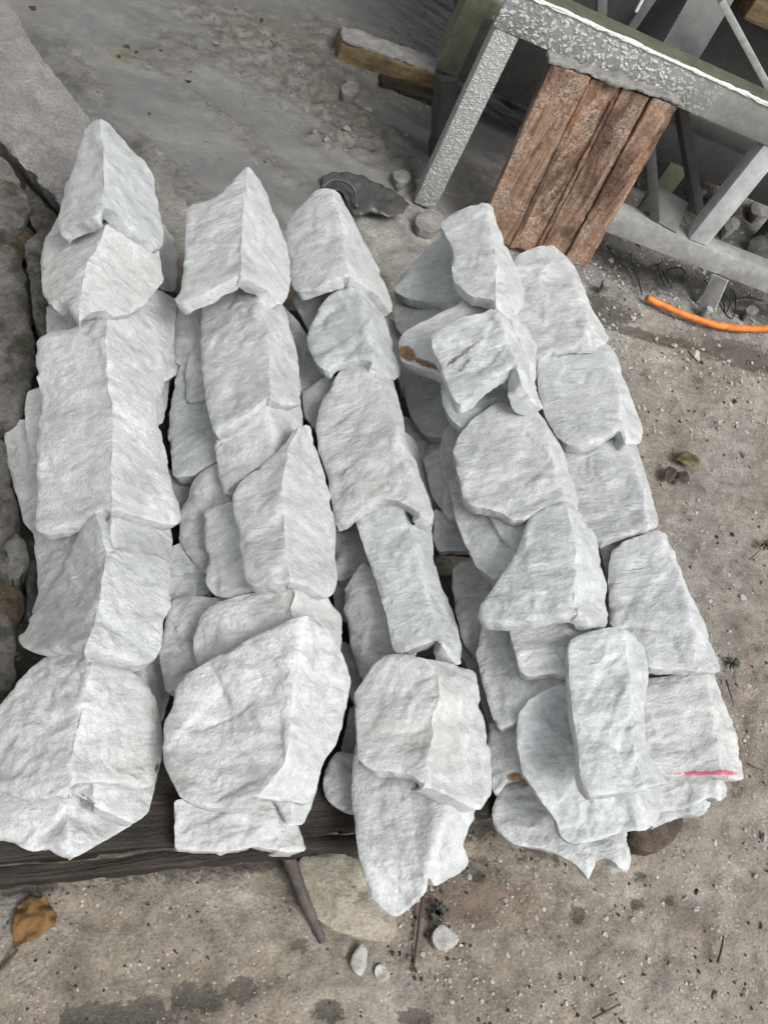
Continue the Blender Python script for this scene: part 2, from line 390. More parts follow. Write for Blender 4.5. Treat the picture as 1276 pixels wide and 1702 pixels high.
# ------------------------------------------------------------------ ground and slurry
def px_world(pts, z=0.0): return np.array([P(x, y, z)[:2] for x, y in pts])
SLURRY_PX = [(-330, -420), (-260, -60), (-40, 20), (60, 110), (140, 205), (215, 255), (262, 305), (330, 345), (395, 372), (470, 392), (545, 372), (610, 352), (660, 348), (705, 322), (760, 262), (850, 275), (930, 200), (1060, 100), (1300, -50), (1300, -480), (600, -560)]
SLURRY_W = px_world(SLURRY_PX)
def blobs(lst, X, Y, z=0.0):
    """soft ellipse masks given by centre, radii (picture units) and angle, laid on the ground in world space"""
    r = np.zeros(X.shape)
    for (x, y, a, b, ang, s) in lst:
        c = P(x, y, z)[:2]; e = P(x + 1, y, z)[:2] - c; f = P(x, y + 1, z)[:2] - c
        k = np.linalg.inv(np.stack([e, f], 1))
        u = k[0, 0] * (X - c[0]) + k[0, 1] * (Y - c[1]); v = k[1, 0] * (X - c[0]) + k[1, 1] * (Y - c[1])
        ca, sa = math.cos(math.radians(ang)), math.sin(math.radians(ang))
        q = ((u * ca + v * sa) / a) ** 2 + ((-u * sa + v * ca) / b) ** 2
        r = np.maximum(r, s * np.clip(1.5 - np.sqrt(q), 0, 1))
    return r
def grid_mesh(name, xs, ys, zf, keep, mat, attr):
    X, Y = np.meshgrid(xs, ys, indexing='ij'); Z = zf(X, Y)
    nx, ny = X.shape
    idx = np.arange(nx * ny).reshape(nx, ny)
    q = np.stack([idx[:-1, :-1], idx[1:, :-1], idx[1:, 1:], idx[:-1, 1:]], -1).reshape(-1, 4)
    if keep is not None:
        k = keep(X, Y).ravel(); q = q[k[q].all(1)]
    used = np.unique(q); remap = np.full(nx * ny, -1); remap[used] = np.arange(len(used)); q = remap[q]
    V = np.stack([X.ravel(), Y.ravel(), Z.ravel()], 1)[used]
    me = bpy.data.meshes.new(name)
    me.vertices.add(len(V)); me.vertices.foreach_set('co', V.ravel())
    me.loops.add(q.size); me.loops.foreach_set('vertex_index', q.ravel())
    me.polygons.add(len(q)); me.polygons.foreach_set('loop_start', np.arange(0, q.size, 4))
    me.polygons.foreach_set('use_smooth', [True] * len(q))
    at = me.color_attributes.new('mask', 'FLOAT_COLOR', 'POINT')
    at.data.foreach_set('color', np.ascontiguousarray(attr(V[:, 0], V[:, 1]), dtype=np.float32).ravel())
    me.materials.append(mat); me.update(calc_edges=True); me.validate()
    o = bpy.data.objects.new(name, me); COL.objects.link(o); return o

def graded(a, b, step, far):
    mid = np.arange(a, b, step); out = [mid]; s = step; x = b; hi = []
    while x < far: s *= 1.35; x += s; hi.append(x)
    s = step; x = a; lo = []
    while x > -far: s *= 1.35; x -= s; lo.append(x)
    return np.array(lo[::-1] + list(mid) + hi)

DAMP_DARK = [(1050, 450, 90, 26, 24, .75), (1200, 470, 90, 26, 20, .7), (1190, 330, 110, 60, 10, .6), (1000, 520, 40, 22, 20, .7), (1120, 450, 40, 16, 20, .8), (200, 1690, 90, 26, 0, 1), (250, 1676, 26, 22, 0, 1), (310, 1655, 24, 24, 0, 1), (345, 1660, 30, 22, 0, 1), (400, 1645, 28, 22, -8, 1), (130, 1692, 30, 18, 0, 1), (545, 1680, 26, 22, 0, .9),
        (500, 1572, 22, 14, 0, .8), (962, 1520, 16, 20, 0, .85), (1095, 560, 160, 9, 14, .85), (1230, 590, 70, 22, 16, .95), (1000, 510, 60, 22, 20, .9), (690, 1690, 34, 14, 0, .9), (1118, 795, 16, 12, 0, .4),
        (1065, 1455, 12, 9, 0, .8), (1115, 1494, 10, 8, 0, .8), (1065, 1500, 12, 10, 0, .8), (600, 1400, 420, 26, -8, .75), (1060, 1385, 90, 22, -12, .7), (1225, 1310, 14, 30, 0, .5), (800, 1440, 60, 24, 0, .55), (40, 1475, 70, 14, -5, .8),
        (1212, 1120, 14, 26, 0, .5), (900, 1420, 60, 18, 10, .5), (720, 1520, 22, 30, 0, .6)]  # damp marks on the front ground, plus darkening under pallet, rows and machine
DUST = [(1150, 1480, 90, 40, 20, .5), (920, 1600, 110, 40, 10, .45), (330, 1560, 120, 30, -8, .35), (1080, 1640, 120, 40, 5, .4), (700, 1650, 80, 40, 0, .45), (1000, 620, 70, 40, 30, .6), (1180, 900, 120, 420, 12, .55), (1230, 1400, 90, 200, 0, .4), (1150, 480, 230, 70, 20, .9), (1200, 350, 160, 120, 10, .85), (640, 385, 160, 50, -5, .95), (800, 340, 160, 70, 0, .9), (270, 330, 160, 60, 40, 1), (120, 130, 90, 60, 55, 1), (1000, 420, 140, 70, 0, 1), (880, 330, 120, 90, 0, 1), (700, 420, 140, 50, 0, .8), (1050, 600, 150, 60, 35, .45), (20, 1500, 60, 60, 0, .6), (560, 1560, 40, 24, 20, .45), (-20, 600, 120, 700, 0, .6)]
RED = [(800, 1500, 130, 40, 0, .8), (1200, 1560, 120, 90, 0, .3), (1150, 760, 90, 140, 20, .3), (1230, 1010, 60, 60, 0, .4)]
def ground_attr(X, Y):
    return np.stack([blobs(DAMP_DARK, X, Y), blobs(DUST, X, Y), blobs(RED, X, Y), np.zeros(X.shape)], -1)
def ground_z(X, Y):
    p = np.stack([X, Y, 0 * X], -1); far = np.maximum(np.abs(X), np.abs(Y))
    z = .010 * fbm(p * 3.2, 3, 3) + .0045 * fbm(p * 16, 8, 4, .6) + .0022 * fbm(p * 60, 5, 2)
    z -= .006 * sstep(.3, .9, blobs(DAMP_DARK, X, Y))
    return np.where(far > 4, -.02 + z * .3, z) - .004
tag(grid_mesh('ground', graded(-.5, 2.7, .008, 80), graded(-.35, 2.75, .008, 80), ground_z, None, GROUND, ground_attr), kind='structure')

RIPPLE = [(560, 195, 190, 34, 36, 1), (470, 110, 140, 50, 33, 1), (330, 90, 120, 20, 25, .6), (420, 250, 150, 14, 40, .5), (380, 60, 90, 40, 30, .8), (640, 255, 70, 30, 40, .9), (540, 60, 60, 40, 20, .6), (290, 300, 150, 14, 42, .8), (560, 240, 60, 22, 10, .9), (130, 130, 90, 26, 55, .5), (260, 105, 90, 20, 10, .5), (560, 130, 90, 26, 20, .7)]
SBROWN = [(660, 150, 60, 20, 15, .7), (205, 100, 26, 14, 0, .8), (470, 60, 80, 26, 25, .4), (600, 210, 90, 14, 38, .4), (55, 28, 20, 10, 0, .8)]
SDARK = [(190, 225, 60, 7, 46, .8), (110, 135, 90, 6, 52, .5), (700, 240, 40, 90, 20, .9), (760, 230, 120, 90, 20, .6), (690, 40, 160, 60, 20, .5), (900, 100, 260, 120, 20, .8), (700, 290, 34, 40, 20, 1)]  # edge strips paint the shaded crevice by the edging; rest darkens towards the machine
def slurry_attr(X, Y):
    p = np.stack([X, Y, 0 * X], -1); w = fbm(p * 9, 31, 3)
    f = lambda L: np.clip(blobs(L, X, Y) * (1 + .5 * w), 0, 1)
    return np.stack([f(SDARK), f(RIPPLE), f(SBROWN), np.zeros(X.shape)], -1)
def slurry_z(X, Y):
    d = pdist(SLURRY_W, X, Y) * np.where(inside(SLURRY_W, X, Y), 1, -1)
    p = np.stack([X, Y, 0 * X], -1); rp = blobs(RIPPLE, X, Y)
    a = math.radians(-38); q = np.stack([(X * math.cos(a) + Y * math.sin(a)) * 4, (-X * math.sin(a) + Y * math.cos(a)) * 18, 0 * X], -1)
    edge = sstep(-.02, .07, d + .03 * fbm(p * 11, 77, 3))
    rid = 1 - np.abs(fbm(q + .6 * fbm(p * 6, 51, 3)[..., None], 41, 3)) * 1.3
    return -.02 + .034 * edge + .004 * fbm(p * 5, 21, 3) + rp * (.020 * np.clip(rid, 0, 1) + .014 * fbm(p * 26, 61, 4, .6)) * edge + .003 * fbm(q * 1.4, 44, 3) * edge
tag(grid_mesh('slurry_mud', np.arange(-1.2, 5.2, .011), np.arange(1.75, 4.6, .011), slurry_z, lambda X, Y: (pdist(SLURRY_W, X, Y) < .05) | inside(SLURRY_W, X, Y), SLURRY, slurry_attr), kind='structure')

# ------------------------------------------------------------------ stones
STEP = 4.1
ZB = np.full((IMH // 6 + 60, IMW // 6 + 60), -9.0)      # top of the pile so far, along each line of sight
def densify(poly, step, seed, amp, closed=True):
    poly = np.asarray(poly, float); out = []
    n = len(poly)
    for i in range(n if closed else n - 1):
        a, b = poly[i], poly[(i + 1) % n]; L = np.hypot(*(b - a)); k = max(1, int(round(L / step)))
        for j in range(k): out.append(a + (b - a) * j / k)
    out = np.array(out)
    if amp:
        nx = np.stack([out[:, 0] / 17, out[:, 1] / 17, 0 * out[:, 0]], -1)
        out = out + amp * np.stack([fbm(nx, seed, 3, .85), fbm(nx + 40, seed + 9, 3, .85)], -1)
    return out
def round_poly(p):
    """one pass of corner cutting on the traced outline so that corners are broken, not knife sharp"""
    p = np.asarray(p, float); q = []
    for i in range(len(p)):
        a, b, c = p[i - 1], p[i], p[(i + 1) % len(p)]
        la, lc = np.hypot(*(a - b)), np.hypot(*(c - b)); t = 4.0
        q += [b + (a - b) * min(.3, t / max(la, 1)), b + (c - b) * min(.3, t / max(lc, 1))]
    return np.array(q)

def stone(name, outline, ridge, z, sl, sr, label, cat='stone', group=None, T=.03, seed=0, amp=1.0, mat=None, lift=(0.0, .09), stains=(), step=STEP, jag=.75, crest=1.0, chamf=1.0, buf=True):
    """A rough stone: its outline and ridge in plan (as seen), set on two sloping wings at its real height, then fractured, given thickness and an underside."""
    zf, zn = z
    rng = np.random.default_rng(seed + 11)
    poly = densify(round_poly(outline), step, seed, jag)
    rid = np.asarray(ridge, float); o = np.argsort(rid[:, 1]); rid = rid[o]
    if crest > 0:
        ny = np.arange(rid[0, 1], rid[-1, 1] + 1, 7.0); nxx = np.interp(ny, rid[:, 1], rid[:, 0])
        nq = np.stack([ny / 34, 0 * ny + seed * 3.1, 0 * ny], -1); nxx = nxx + 3.2 * fbm(nq, seed + 90, 3, .6) * np.clip(np.minimum(ny - ny[0], ny[-1] - ny) / 20, 0, 1)
        rid = np.concatenate([rid[:1], np.stack([nxx, ny], 1)[1:-1], rid[-1:]])
    # candidate interior points
    lo = poly.min(0); hi = poly.max(0)
    gx, gy = np.meshgrid(np.arange(lo[0], hi[0], step), np.arange(lo[1], hi[1], step * .87))
    gx = gx + (np.arange(gx.shape[0]) % 2)[:, None] * step * .5
    gx = gx.ravel(); gy = gy.ravel()
    gx = gx + rng.uniform(-.22, .22, gx.size) * step; gy = gy + rng.uniform(-.22, .22, gy.size) * step
    rx = np.interp(gy, rid[:, 1], rid[:, 0])
    ok = inside(poly, gx, gy) & (pdist(poly, gx, gy) > step * .55) & (np.abs(gx - rx) > step * .45)
    pts = np.stack([gx, gy], 1)[ok]
    ry = np.arange(lo[1], hi[1], step * .8); rp = np.stack([np.interp(ry, rid[:, 1], rid[:, 0]), ry], 1)
    rp = rp[inside(poly, rp[:, 0], rp[:, 1]) & (pdist(poly, rp[:, 0], rp[:, 1]) > step * .5)]
    allp = np.concatenate([poly, pts, rp]) if len(rp) else np.concatenate([poly, pts])
    n0 = len(poly)
    m0 = n0 + len(pts)
    redge = [(m0 + i, m0 + i + 1) for i in range(len(rp) - 1) if rp[i + 1, 1] - rp[i, 1] < step * 1.2]
    r = delaunay_2d_cdt([Vector(p) for p in allp], [(i, (i + 1) % n0) for i in range(n0)] + redge, [], 1, 1e-4)
    V2 = np.array([tuple(v) for v in r[0]]); F = [tuple(f) for f in r[2]]
    # surface
    ys = rid[:, 1]
    def place(dz):
        A = P(rid[0, 0], rid[0, 1], zf + dz); B = P(rid[-1, 0], rid[-1, 1], zn + dz)
        e = A - B; e /= np.linalg.norm(e)
        lat = np.array([e[1], -e[0], 0.0]); lat /= np.linalg.norm(lat)          # to the right of the ridge
        def nrm(s, sg):
            w = lat * sg * math.cos(s) - np.array([0, 0, 1]) * math.sin(s)
            n = np.cross(w, e) if sg > 0 else np.cross(e, w); n /= np.linalg.norm(n)
            return n if n[2] > 0 else -n
        x, y = V2[:, 0], V2[:, 1]
        dq = rays(x, y); dq /= np.linalg.norm(dq, axis=1)[:, None]; rx0 = np.interp(y, ys, rid[:, 0])
        def fit(s, sg):
            mk = (x - rx0) * sg > 1
            if mk.sum() < 3: return nrm(math.radians(s), sg)
            while s > 2 and (dq[mk] @ nrm(math.radians(s), sg)).max() > -.24: s -= 1
            return nrm(math.radians(s), sg)
        nR = fit(sr, 1); nL = fit(sl, -1)
        t = np.clip((y - ys[0]) / max(ys[-1] - ys[0], 1e-6), -.6, 1.6)
        rxx = np.interp(y, ys, rid[:, 0])
        # ridge height varies linearly along the ridge; beyond its ends it carries on straight
        rz = (zf + dz) + (zn - zf) * t
        Rp = P(rxx, y, rz)
        d = rays(x, y); dl = np.linalg.norm(d, axis=1)
        right = x > rxx
        N = np.where(right[:, None], nR, nL)
        dn = (N * d).sum(1); dn = np.minimum(dn, -.14 * dl)
        tt = (N * (Rp - CAM)).sum(1) / dn
        bl = (.5 + .5 * np.tanh((x - rxx) / 5.0))[:, None]; N = nR * bl + nL * (1 - bl); N /= np.linalg.norm(N, axis=1)[:, None]
        return CAM + d * tt[:, None], N, e, nL, nR, x - rxx
    W, N, e, nL, nR, dx = place(0.0)
    ix = np.clip((V2[:, 0] / 6).astype(int) + 30, 0, ZB.shape[1] - 1); iy = np.clip((V2[:, 1] / 6).astype(int) + 30, 0, ZB.shape[0] - 1)
    if buf:
        under = ZB[iy, ix]; m = under > -5
        if m.sum() > 12:
            need = np.percentile(under[m] + .75 * T - W[m, 2], 92)
            dz = float(np.clip(need, lift[0], lift[1]))
            if abs(dz) > 1e-4: W, N, e, nL, nR, dx = place(dz)
    # fracture the surface
    db = pdist(poly, V2[:, 0], V2[:, 1])
    fibre = nL * .3 + e * rng.uniform(.4, 1) + np.cross(e, nL) * rng.uniform(-.9, .9); fibre /= np.linalg.norm(fibre)
    q = W - np.outer((W * fibre).sum(1), fibre) * .62
    so = seed * 13.7
    px_, py_ = V2[:, 0] + 5 * fbm(W * 22 + so, seed + 51, 2), V2[:, 1] + 5 * fbm(W * 22 + so, seed + 52, 2)
    area_px = (hi - lo).prod(); fa = rng.uniform(0, math.pi)
    rip = fbm(q * 30 + so, seed + 21, 3, .6)
    rdg = (1 - np.abs(fbm(q * 62 + so + .5 * rip[:, None], seed + 5, 3, .55)) * 1.6)
    zone = sstep(-.2, .5, fbm(W * 10 + so, seed + 50, 2))
    disp = .0055 * tin(px_, py_, int(10 + area_px / 2600), rng, 1.8) + .0024 * tin(px_, py_, int(24 + area_px / 420), rng, 2.4, fa) + .0010 * tin(px_, py_, int(60 + area_px / 110), rng, 2.4, fa + .2)
    for k in range(6):                                   # shallow flakes struck off, each with a crisp upper lip
        c0 = W[rng.integers(len(W))]; tdir = e * rng.normal() + np.cross(e, nL) * rng.normal(); tdir /= np.linalg.norm(tdir)
        dlt = W - c0; u = dlt @ tdir + .008 * vnoise(W * 26 + so, seed + 70 + k); rr = np.sqrt((dlt ** 2).sum(1)) + .01 * vnoise(W * 18 + so, seed + 80 + k); R_ = rng.uniform(.03, .08)
        disp = disp - rng.uniform(.002, .005) * np.clip(1 - rr / R_, 0, 1) ** .5 * sstep(-.003, .003, u) * (1 - sstep(0, R_, u))
    disp = disp + .0010 * rip + .0014 * zone * rdg
    size_m = np.linalg.norm(W.max(0) - W.min(0)); disp *= float(np.clip(size_m / .26, .3, 1))
    disp *= amp * rng.uniform(.75, 1.15) * (.45 + .55 * np.clip(db / 14, 0, 1))
    nick = sstep(.3, .6, vnoise(W * 34 + so, seed + 17)) * np.clip(1 - db / (8 + 4 * vnoise(W * 60 + so, seed + 18)), 0, 1)
    disp -= .0035 * min(chamf, 1) * nick
    cn = sstep(.15, .5, vnoise(W * 24 + so, seed + 8))
    disp -= .0014 * crest * np.exp(-(dx / 4.0) ** 2) + .0026 * crest * cn * np.clip(1 - np.abs(dx + 5 * vnoise(W * 50 + so, seed + 12)) / 13, 0, 1)
    disp -= .0018 * chamf * np.clip(1 - db / 5.0, 0, 1) ** 2 * (1.0 + .9 * vnoise(W * 40 + so, seed + 7))
    W = W + N * disp[:, None]
    if buf: np.maximum.at(ZB, (iy, ix), W[:, 2])
    # edge and underside
    bidx = np.array([int(np.argmin(((V2 - p) ** 2).sum(1))) for p in poly])
    keepi = [i for i in range(len(bidx)) if bidx[i] != bidx[i - 1]]; bidx = bidx[keepi]
    nb = len(bidx)
    down = -N * .75 + np.array([0, 0, -.25])
    g = np.exp(-(dx / 9.0) ** 2)[:, None]; avg = -(nL + nR) / 2
    down = down * (1 - g) + avg * g; down /= np.linalg.norm(down, axis=1)[:, None]
    cen = W.mean(0)
    ring = W[bidx]; dn = down[bidx]
    inw = cen - ring; inw -= dn * (inw * dn).sum(1)[:, None]; inw /= np.maximum(np.linalg.norm(inw, axis=1), 1e-6)[:, None]
    verts = [W]; base = len(W); rings = [bidx]
    for k, (a, b) in enumerate(((.30, .0), (.65, .04), (.95, .12))):
        jn = vnoise(ring * 45 + so + k * 7, seed + 30 + k)[:, None]; jn2 = vnoise(ring * 110 + so + k * 7, seed + 40 + k)[:, None]
        verts.append(ring + dn * T * a * (1 + .18 * jn) + inw * T * (b + .09 * jn + .05 * jn2)); rings.append(np.arange(base, base + nb)); base += nb
    faces = list(F)
    # orient top faces up
    a, b, c = (W[[f[i] for f in F]] for i in range(3))
    fl = (np.cross(b - a, c - a) * N[[f[0] for f in F]]).sum(1) < 0
    faces = [f[::-1] if x else f for f, x in zip(F, fl)]
    area = sum(poly[i - 1, 0] * poly[i, 1] - poly[i, 0] * poly[i - 1, 1] for i in range(len(poly)))
    for k in range(3):
        A, B = rings[k], rings[k + 1]
        for i in range(nb):
            j = (i + 1) % nb
            f = (int(A[i]), int(A[j]), int(B[j]), int(B[i]))
            faces.append(f if area < 0 else f[::-1])
    bp = V2[bidx]; ex = rp[::4] if len(rp) else np.zeros((0, 2))
    r2 = delaunay_2d_cdt([Vector(p) for p in np.concatenate([bp, ex])], [(i, (i + 1) % nb) for i in range(nb)], [], 1, 1e-4)
    VB = np.array([tuple(v) for v in r2[0]]); orig = r2[3]
    lastring = verts[-1]; extra = []; mp = []
    for i, vv in enumerate(VB):
        src = [s for s in orig[i] if s < nb]
        if src: mp.append(int(rings[3][src[0]]))
        else:
            j = int(np.argmin(((V2 - vv) ** 2).sum(1))); extra.append(W[j] + down[j] * T * .95); mp.append(base); base += 1
    if extra: verts.append(np.array(extra))
    for f in r2[2]:
        g2 = [mp[i] for i in f]
        if len(set(g2)) == 3: faces.append(tuple(g2))
    allv = np.concatenate(verts)
    st = np.zeros((len(allv), 4))
    st[:len(W), 3] = np.clip(crest * np.exp(-(dx / 5.5) ** 2) + np.exp(-(db / 5.0) ** 2) * .9, 0, 1); st[len(W):len(W) + nb, 3] = .8  # edge mask for bruising and the painted translucent glow
    pv = proj(allv) if len(stains) else None
    for (x, y, a_, b_, ang, ch) in stains:
        ca, sa = math.cos(math.radians(ang)), math.sin(math.radians(ang)); u = pv[:, 0] - x; v = pv[:, 1] - y
        qd = np.sqrt(((u * ca + v * sa) / a_) ** 2 + ((-u * sa + v * ca) / b_) ** 2)
        st[:, ch] = np.maximum(st[:, ch], np.clip(1.6 - qd, 0, 1))
    ob = mesh_obj(name, allv, faces, mat or MARBLE, angle=42, attrs={'stain_light': ('c', st)})
    bm = bmesh.new(); bm.from_mesh(ob.data); bmesh.ops.recalc_face_normals(bm, faces=bm.faces); bm.to_mesh(ob.data); bm.free()
    ob.data.set_sharp_from_angle(angle=math.radians(42))
    return tag(ob, label, cat, group)

# ------------------------------------------------------------------ the stacked stones, lowest first
G = 'white corner stones stacked in rows on the pallet'
S = []
def s(label, outline, ridge, z, sl=40, sr=40, **k): S.append((label, outline, ridge, z, sl, sr, k))
LOW = dict(lift=(-.10, .05))
# lower stones, row beside the rubble bank
s('pale grey lower stone jutting out towards the rubble bank below the long stone', [(5,718),(10,705),(38,694),(62,700),(110,730),(130,800),(110,880),(75,884),(50,882),(38,866),(25,820),(12,780),(6,745)], [(180,690),(185,900)], (.285,.285), 44, 40, **LOW)
s('small lower stone wedged against the left flank of the longest stone', [(42,650),(65,641),(100,650),(120,770),(80,776),(52,770),(47,740),(40,690)], [(180,640),(184,800)], (.30,.30), 42, 40, **LOW)
s('grey shaded stone showing only between two top stones, above the pale jutting one', [(76,505),(110,500),(170,520),(160,575),(76,560)], [(180,490),(182,600)], (.29,.29), 42, 40, **LOW)
s('grey stone edge peeping out left of the second stone from the mud basin', [(66,430),(72,395),(96,372),(150,390),(140,480),(90,505),(70,490)], [(180,370),(178,510)], (.31,.31), 42, 40, **LOW)
s('plain smooth stone with straight left edge lying under the dark-faced wedge stone', [(48,870),(60,935),(66,985),(52,1020),(100,1012),(200,990),(275,965),(287,935),(286,880),(280,850),(190,820),(60,850)], [(187,830),(186,1000)], (.33,.32), 53, 42, lift=(-.06,.02))
s('narrow grey stone slipped down right of the stone nearest the mud basin', [(255,370),(274,371),(288,395),(297,425),(294,480),(280,490),(266,478),(240,460),(235,400)], [(178,360),(180,500)], (.29,.29), 40, 50, **LOW)
s('slim shaded stone on the right flank of the longest stone', [(262,555),(287,562),(290,605),(285,640),(278,675),(272,706),(255,700),(240,640)], [(182,540),(185,720)], (.29,.29), 40, 46, **LOW)
s('shaded grey stone in the gap right of the round-shouldered bottom stone', [(232,1095),(270,1082),(286,1110),(284,1150),(272,1200),(245,1180)], [(170,1080),(160,1200)], (.27,.27), 40, 48, **LOW)
s('grey filler stone deep in the gap, below the flat thick-edged stone', [(268,770),(300,790),(345,800),(340,860),(305,870),(270,850)], [(400,760),(410,880)], (.20,.20), 24, 40, **LOW)
s('grey filler stone at the bottom of the gap beside the wedge stone', [(262,920),(300,900),(330,960),(320,1010),(280,1010),(255,980)], [(400,900),(410,1020)], (.185,.185), 22, 40, **LOW)
s('grey filler stone under the second stone from the mud basin, facing the second row', [(240,470),(300,500),(310,560),(300,620),(262,640),(240,560)], [(200,470),(210,640)], (.23,.23), 40, 32, **LOW)
s('shaded filler stone in the gap behind the small bright-edged stone', [(480,560),(530,590),(545,650),(520,690),(490,690),(478,620)], [(440,560),(450,700)], (.24,.24), 40, 30, **LOW)
s('shaded filler stone below the rippled stone, beside the house-shaped one', [(545,900),(600,930),(600,1010),(575,1030),(556,1010)], [(640,900),(650,1030)], (.20,.20), 26, 40, **LOW)
s('shaded filler stone beside the foot of the long narrow stone', [(560,1060),(600,1080),(620,1130),(590,1170),(570,1130)], [(660,1060),(670,1170)], (.21,.21), 26, 40, **LOW)
s('grey filler stone between middle and fourth rows under the smooth dark stone', [(668,690),(730,720),(745,800),(730,860),(700,800),(672,760)], [(800,690),(820,860)], (.21,.21), 24, 40, **LOW)
s('shaded filler stone right of the blunt stone, deep in the gap', [(640,520),(690,560),(700,620),(670,650),(650,600)], [(760,520),(770,650)], (.22,.22), 24, 40, **LOW)
s('shaded filler stone beside the heavy blocky stone', [(745,1040),(800,1060),(830,1160),(815,1220),(790,1130),(765,1090)], [(880,1040),(900,1220)], (.235,.235), 26, 40, **LOW)
# lower stones, second row
s('dark shaded stone deep between the first two rows near the mud basin', [(296,500),(288,560),(291,605),(325,600),(370,560),(370,490)], [(420,480),(430,600)], (.25,.25), 40, 40, **LOW)
s('flat grey stone with a thick lower edge filling the gap right of the longest stone', [(330,575),(311,580),(292,625),(284,671),(277,722),(285,764),(289,794),(326,787),(362,764),(400,720),(390,620)], [(440,570),(455,800)], (.245,.255), 36, 40, **LOW)
s('small pale slab tucked behind the left edge of the second stone of its row', [(336,550),(315,588),(306,620),(309,668),(336,663),(380,650),(390,560)], [(440,540),(450,680)], (.275,.275), 40, 40, **LOW)
s('small shaded block low in the gap left of the rounded square slab', [(294,905),(315,918),(350,955),(347,985),(320,990),(296,984),(289,950)], [(420,900),(430,1000)], (.215,.215), 34, 40, **LOW)
s('rounded stone with a curled left edge between the first two rows', [(372,762),(342,777),(321,796),(314,831),(300,843),(299,880),(296,897),(312,922),(337,952),(390,945),(430,830),(400,770)], [(455,760),(470,960)], (.265,.265), 38, 40, **LOW)
s('broad grey stone lying flat between the rows left of the big oval stone', [(286,996),(321,987),(375,993),(400,1040),(360,1110),(310,1140),(276,1150),(264,1095),(274,1030)], [(430,980),(440,1150)], (.24,.24), 30, 40, **LOW)
s('rounded square slab leaning on the left of the house-shaped stone', [(338,846),(384,832),(430,870),(445,975),(371,993),(351,985),(341,967),(346,930),(337,890)], [(470,830),(480,1000)], (.30,.30), 40, 40, **LOW)
# lower stones, middle row
s('shaded grey stone below the stone at the far end of the middle row', [(486,494),(540,478),(585,478),(575,530),(520,552),(510,545),(494,515)], [(592,470),(605,560)], (.29,.29), 42, 40, **LOW)
s('dark stone half hidden between the second and middle rows near their far end', [(470,505),(500,540),(545,610),(520,640),(500,650),(492,600)], [(600,500),(625,650)], (.24,.24), 40, 40, **LOW)
s('small grey stone left of the large rippled stone in the middle row', [(550,618),(516,640),(501,652),(505,690),(522,712),(560,715),(575,640)], [(640,610),(655,720)], (.275,.275), 40, 40, **LOW)
s('shaded stone low between the house-shaped stone and the long narrow stone', [(552,882),(592,858),(640,890),(640,940),(600,950),(560,966),(555,930)], [(680,850),(695,970)], (.25,.25), 38, 40, **LOW)
s('dark grey lower stone under the left edge of the long narrow stone', [(604,932),(586,958),(570,983),(568,1002),(575,1030),(580,1060),(590,1100),(608,1144),(650,1130),(690,1080),(670,1000)], [(700,930),(730,1120)], (.27,.27), 42, 40, **LOW)
s('narrow grey stone on the right flank of the large rippled stone', [(670,715),(690,728),(705,770),(718,810),(726,860),(716,885),(690,860),(670,800)], [(650,710),(690,880)], (.28,.28), 40, 46, **LOW)
s('pale narrow stone standing at the left of the ragged bottom stone', [(566,1250),(580,1180),(600,1165),(650,1240),(640,1340),(600,1345),(582,1320)], [(720,1160),(720,1350)], (.235,.235), 40, 40, **LOW)
s('small pale block lowest at the left of the ragged bottom stone', [(562,1248),(548,1262),(538,1282),(535,1305),(540,1327),(556,1341),(584,1352),(620,1350),(620,1260)], [(700,1250),(710,1350)], (.20,.20), 34, 40, **LOW)
# lower stones, fourth row
s('shaded stone low in the gap right of the middle row, by its far end', [(650,485),(690,490),(740,500),(730,560),(690,570),(660,548),(651,520)], [(815,480),(830,570)], (.29,.29), 38, 40, **LOW)
s('smooth dark grey stone below the rust-stained stone', [(666,615),(701,610),(740,625),(770,690),(745,726),(721,726),(701,720),(681,692),(669,650)], [(840,600),(870,730)], (.275,.275), 40, 40, **LOW)
s('shaded flat stone deepest in the gap right of the large rippled stone', [(722,870),(720,845),(740,850),(775,870),(784,915),(727,916),(718,895)], [(850,840),(900,920)], (.235,.235), 34, 40, **LOW)
s('upright shaded stone with a cleft beside the dark gap in the pallet', [(751,942),(765,935),(785,930),(805,940),(840,965),(830,1010),(795,1050),(787,1090),(770,1072),(755,1010),(750,970)], [(900,930),(940,1090)], (.27,.27), 38, 40, **LOW)
s('grey stone edge, darkest of the thin edges left of the broad fan-shaped stone', [(704,761),(729,743),(760,750),(765,850),(736,852),(716,822)], [(860,740),(890,860)], (.275,.275), 38, 40, **LOW)
s('thin tilted stone edge just left of the broad fan-shaped stone', [(758,694),(733,716),(731,760),(738,800),(734,846),(742,858),(780,856),(810,780),(790,700)], [(880,690),(905,860)], (.305,.305), 38, 40, **LOW)
s('long smooth slab sloping down to a point under the broad fan-shaped stone', [(744,798),(765,788),(840,820),(880,870),(870,925),(842,940),(822,965),(806,952),(791,941),(774,906),(756,861)], [(900,780),(930,970)], (.325,.325), 36, 40, **LOW)
s('small smooth stone right of the long pointed slab', [(808,845),(840,846),(885,855),(880,905),(857,912),(838,898),(823,876)], [(915,840),(935,920)], (.345,.345), 36, 40, **LOW)
s('white stone with a rust spot at its tip, left of the large pale bottom slab', [(812,1200),(840,1195),(880,1200),(890,1290),(842,1297),(824,1322),(815,1310),(806,1255)], [(960,1190),(1010,1330)], (.285,.285), 38, 40, stains=[(855,1291,13,7,0,0)], **LOW)
s('sharp-edged grey slab hanging down under the wide pyramid stone', [(802,1030),(842,1030),(900,1080),(945,1110),(944,1135),(890,1160),(857,1202),(829,1212),(817,1190),(802,1140),(790,1090)], [(960,1020),(1000,1210)], (.315,.315), 38, 40, **LOW)
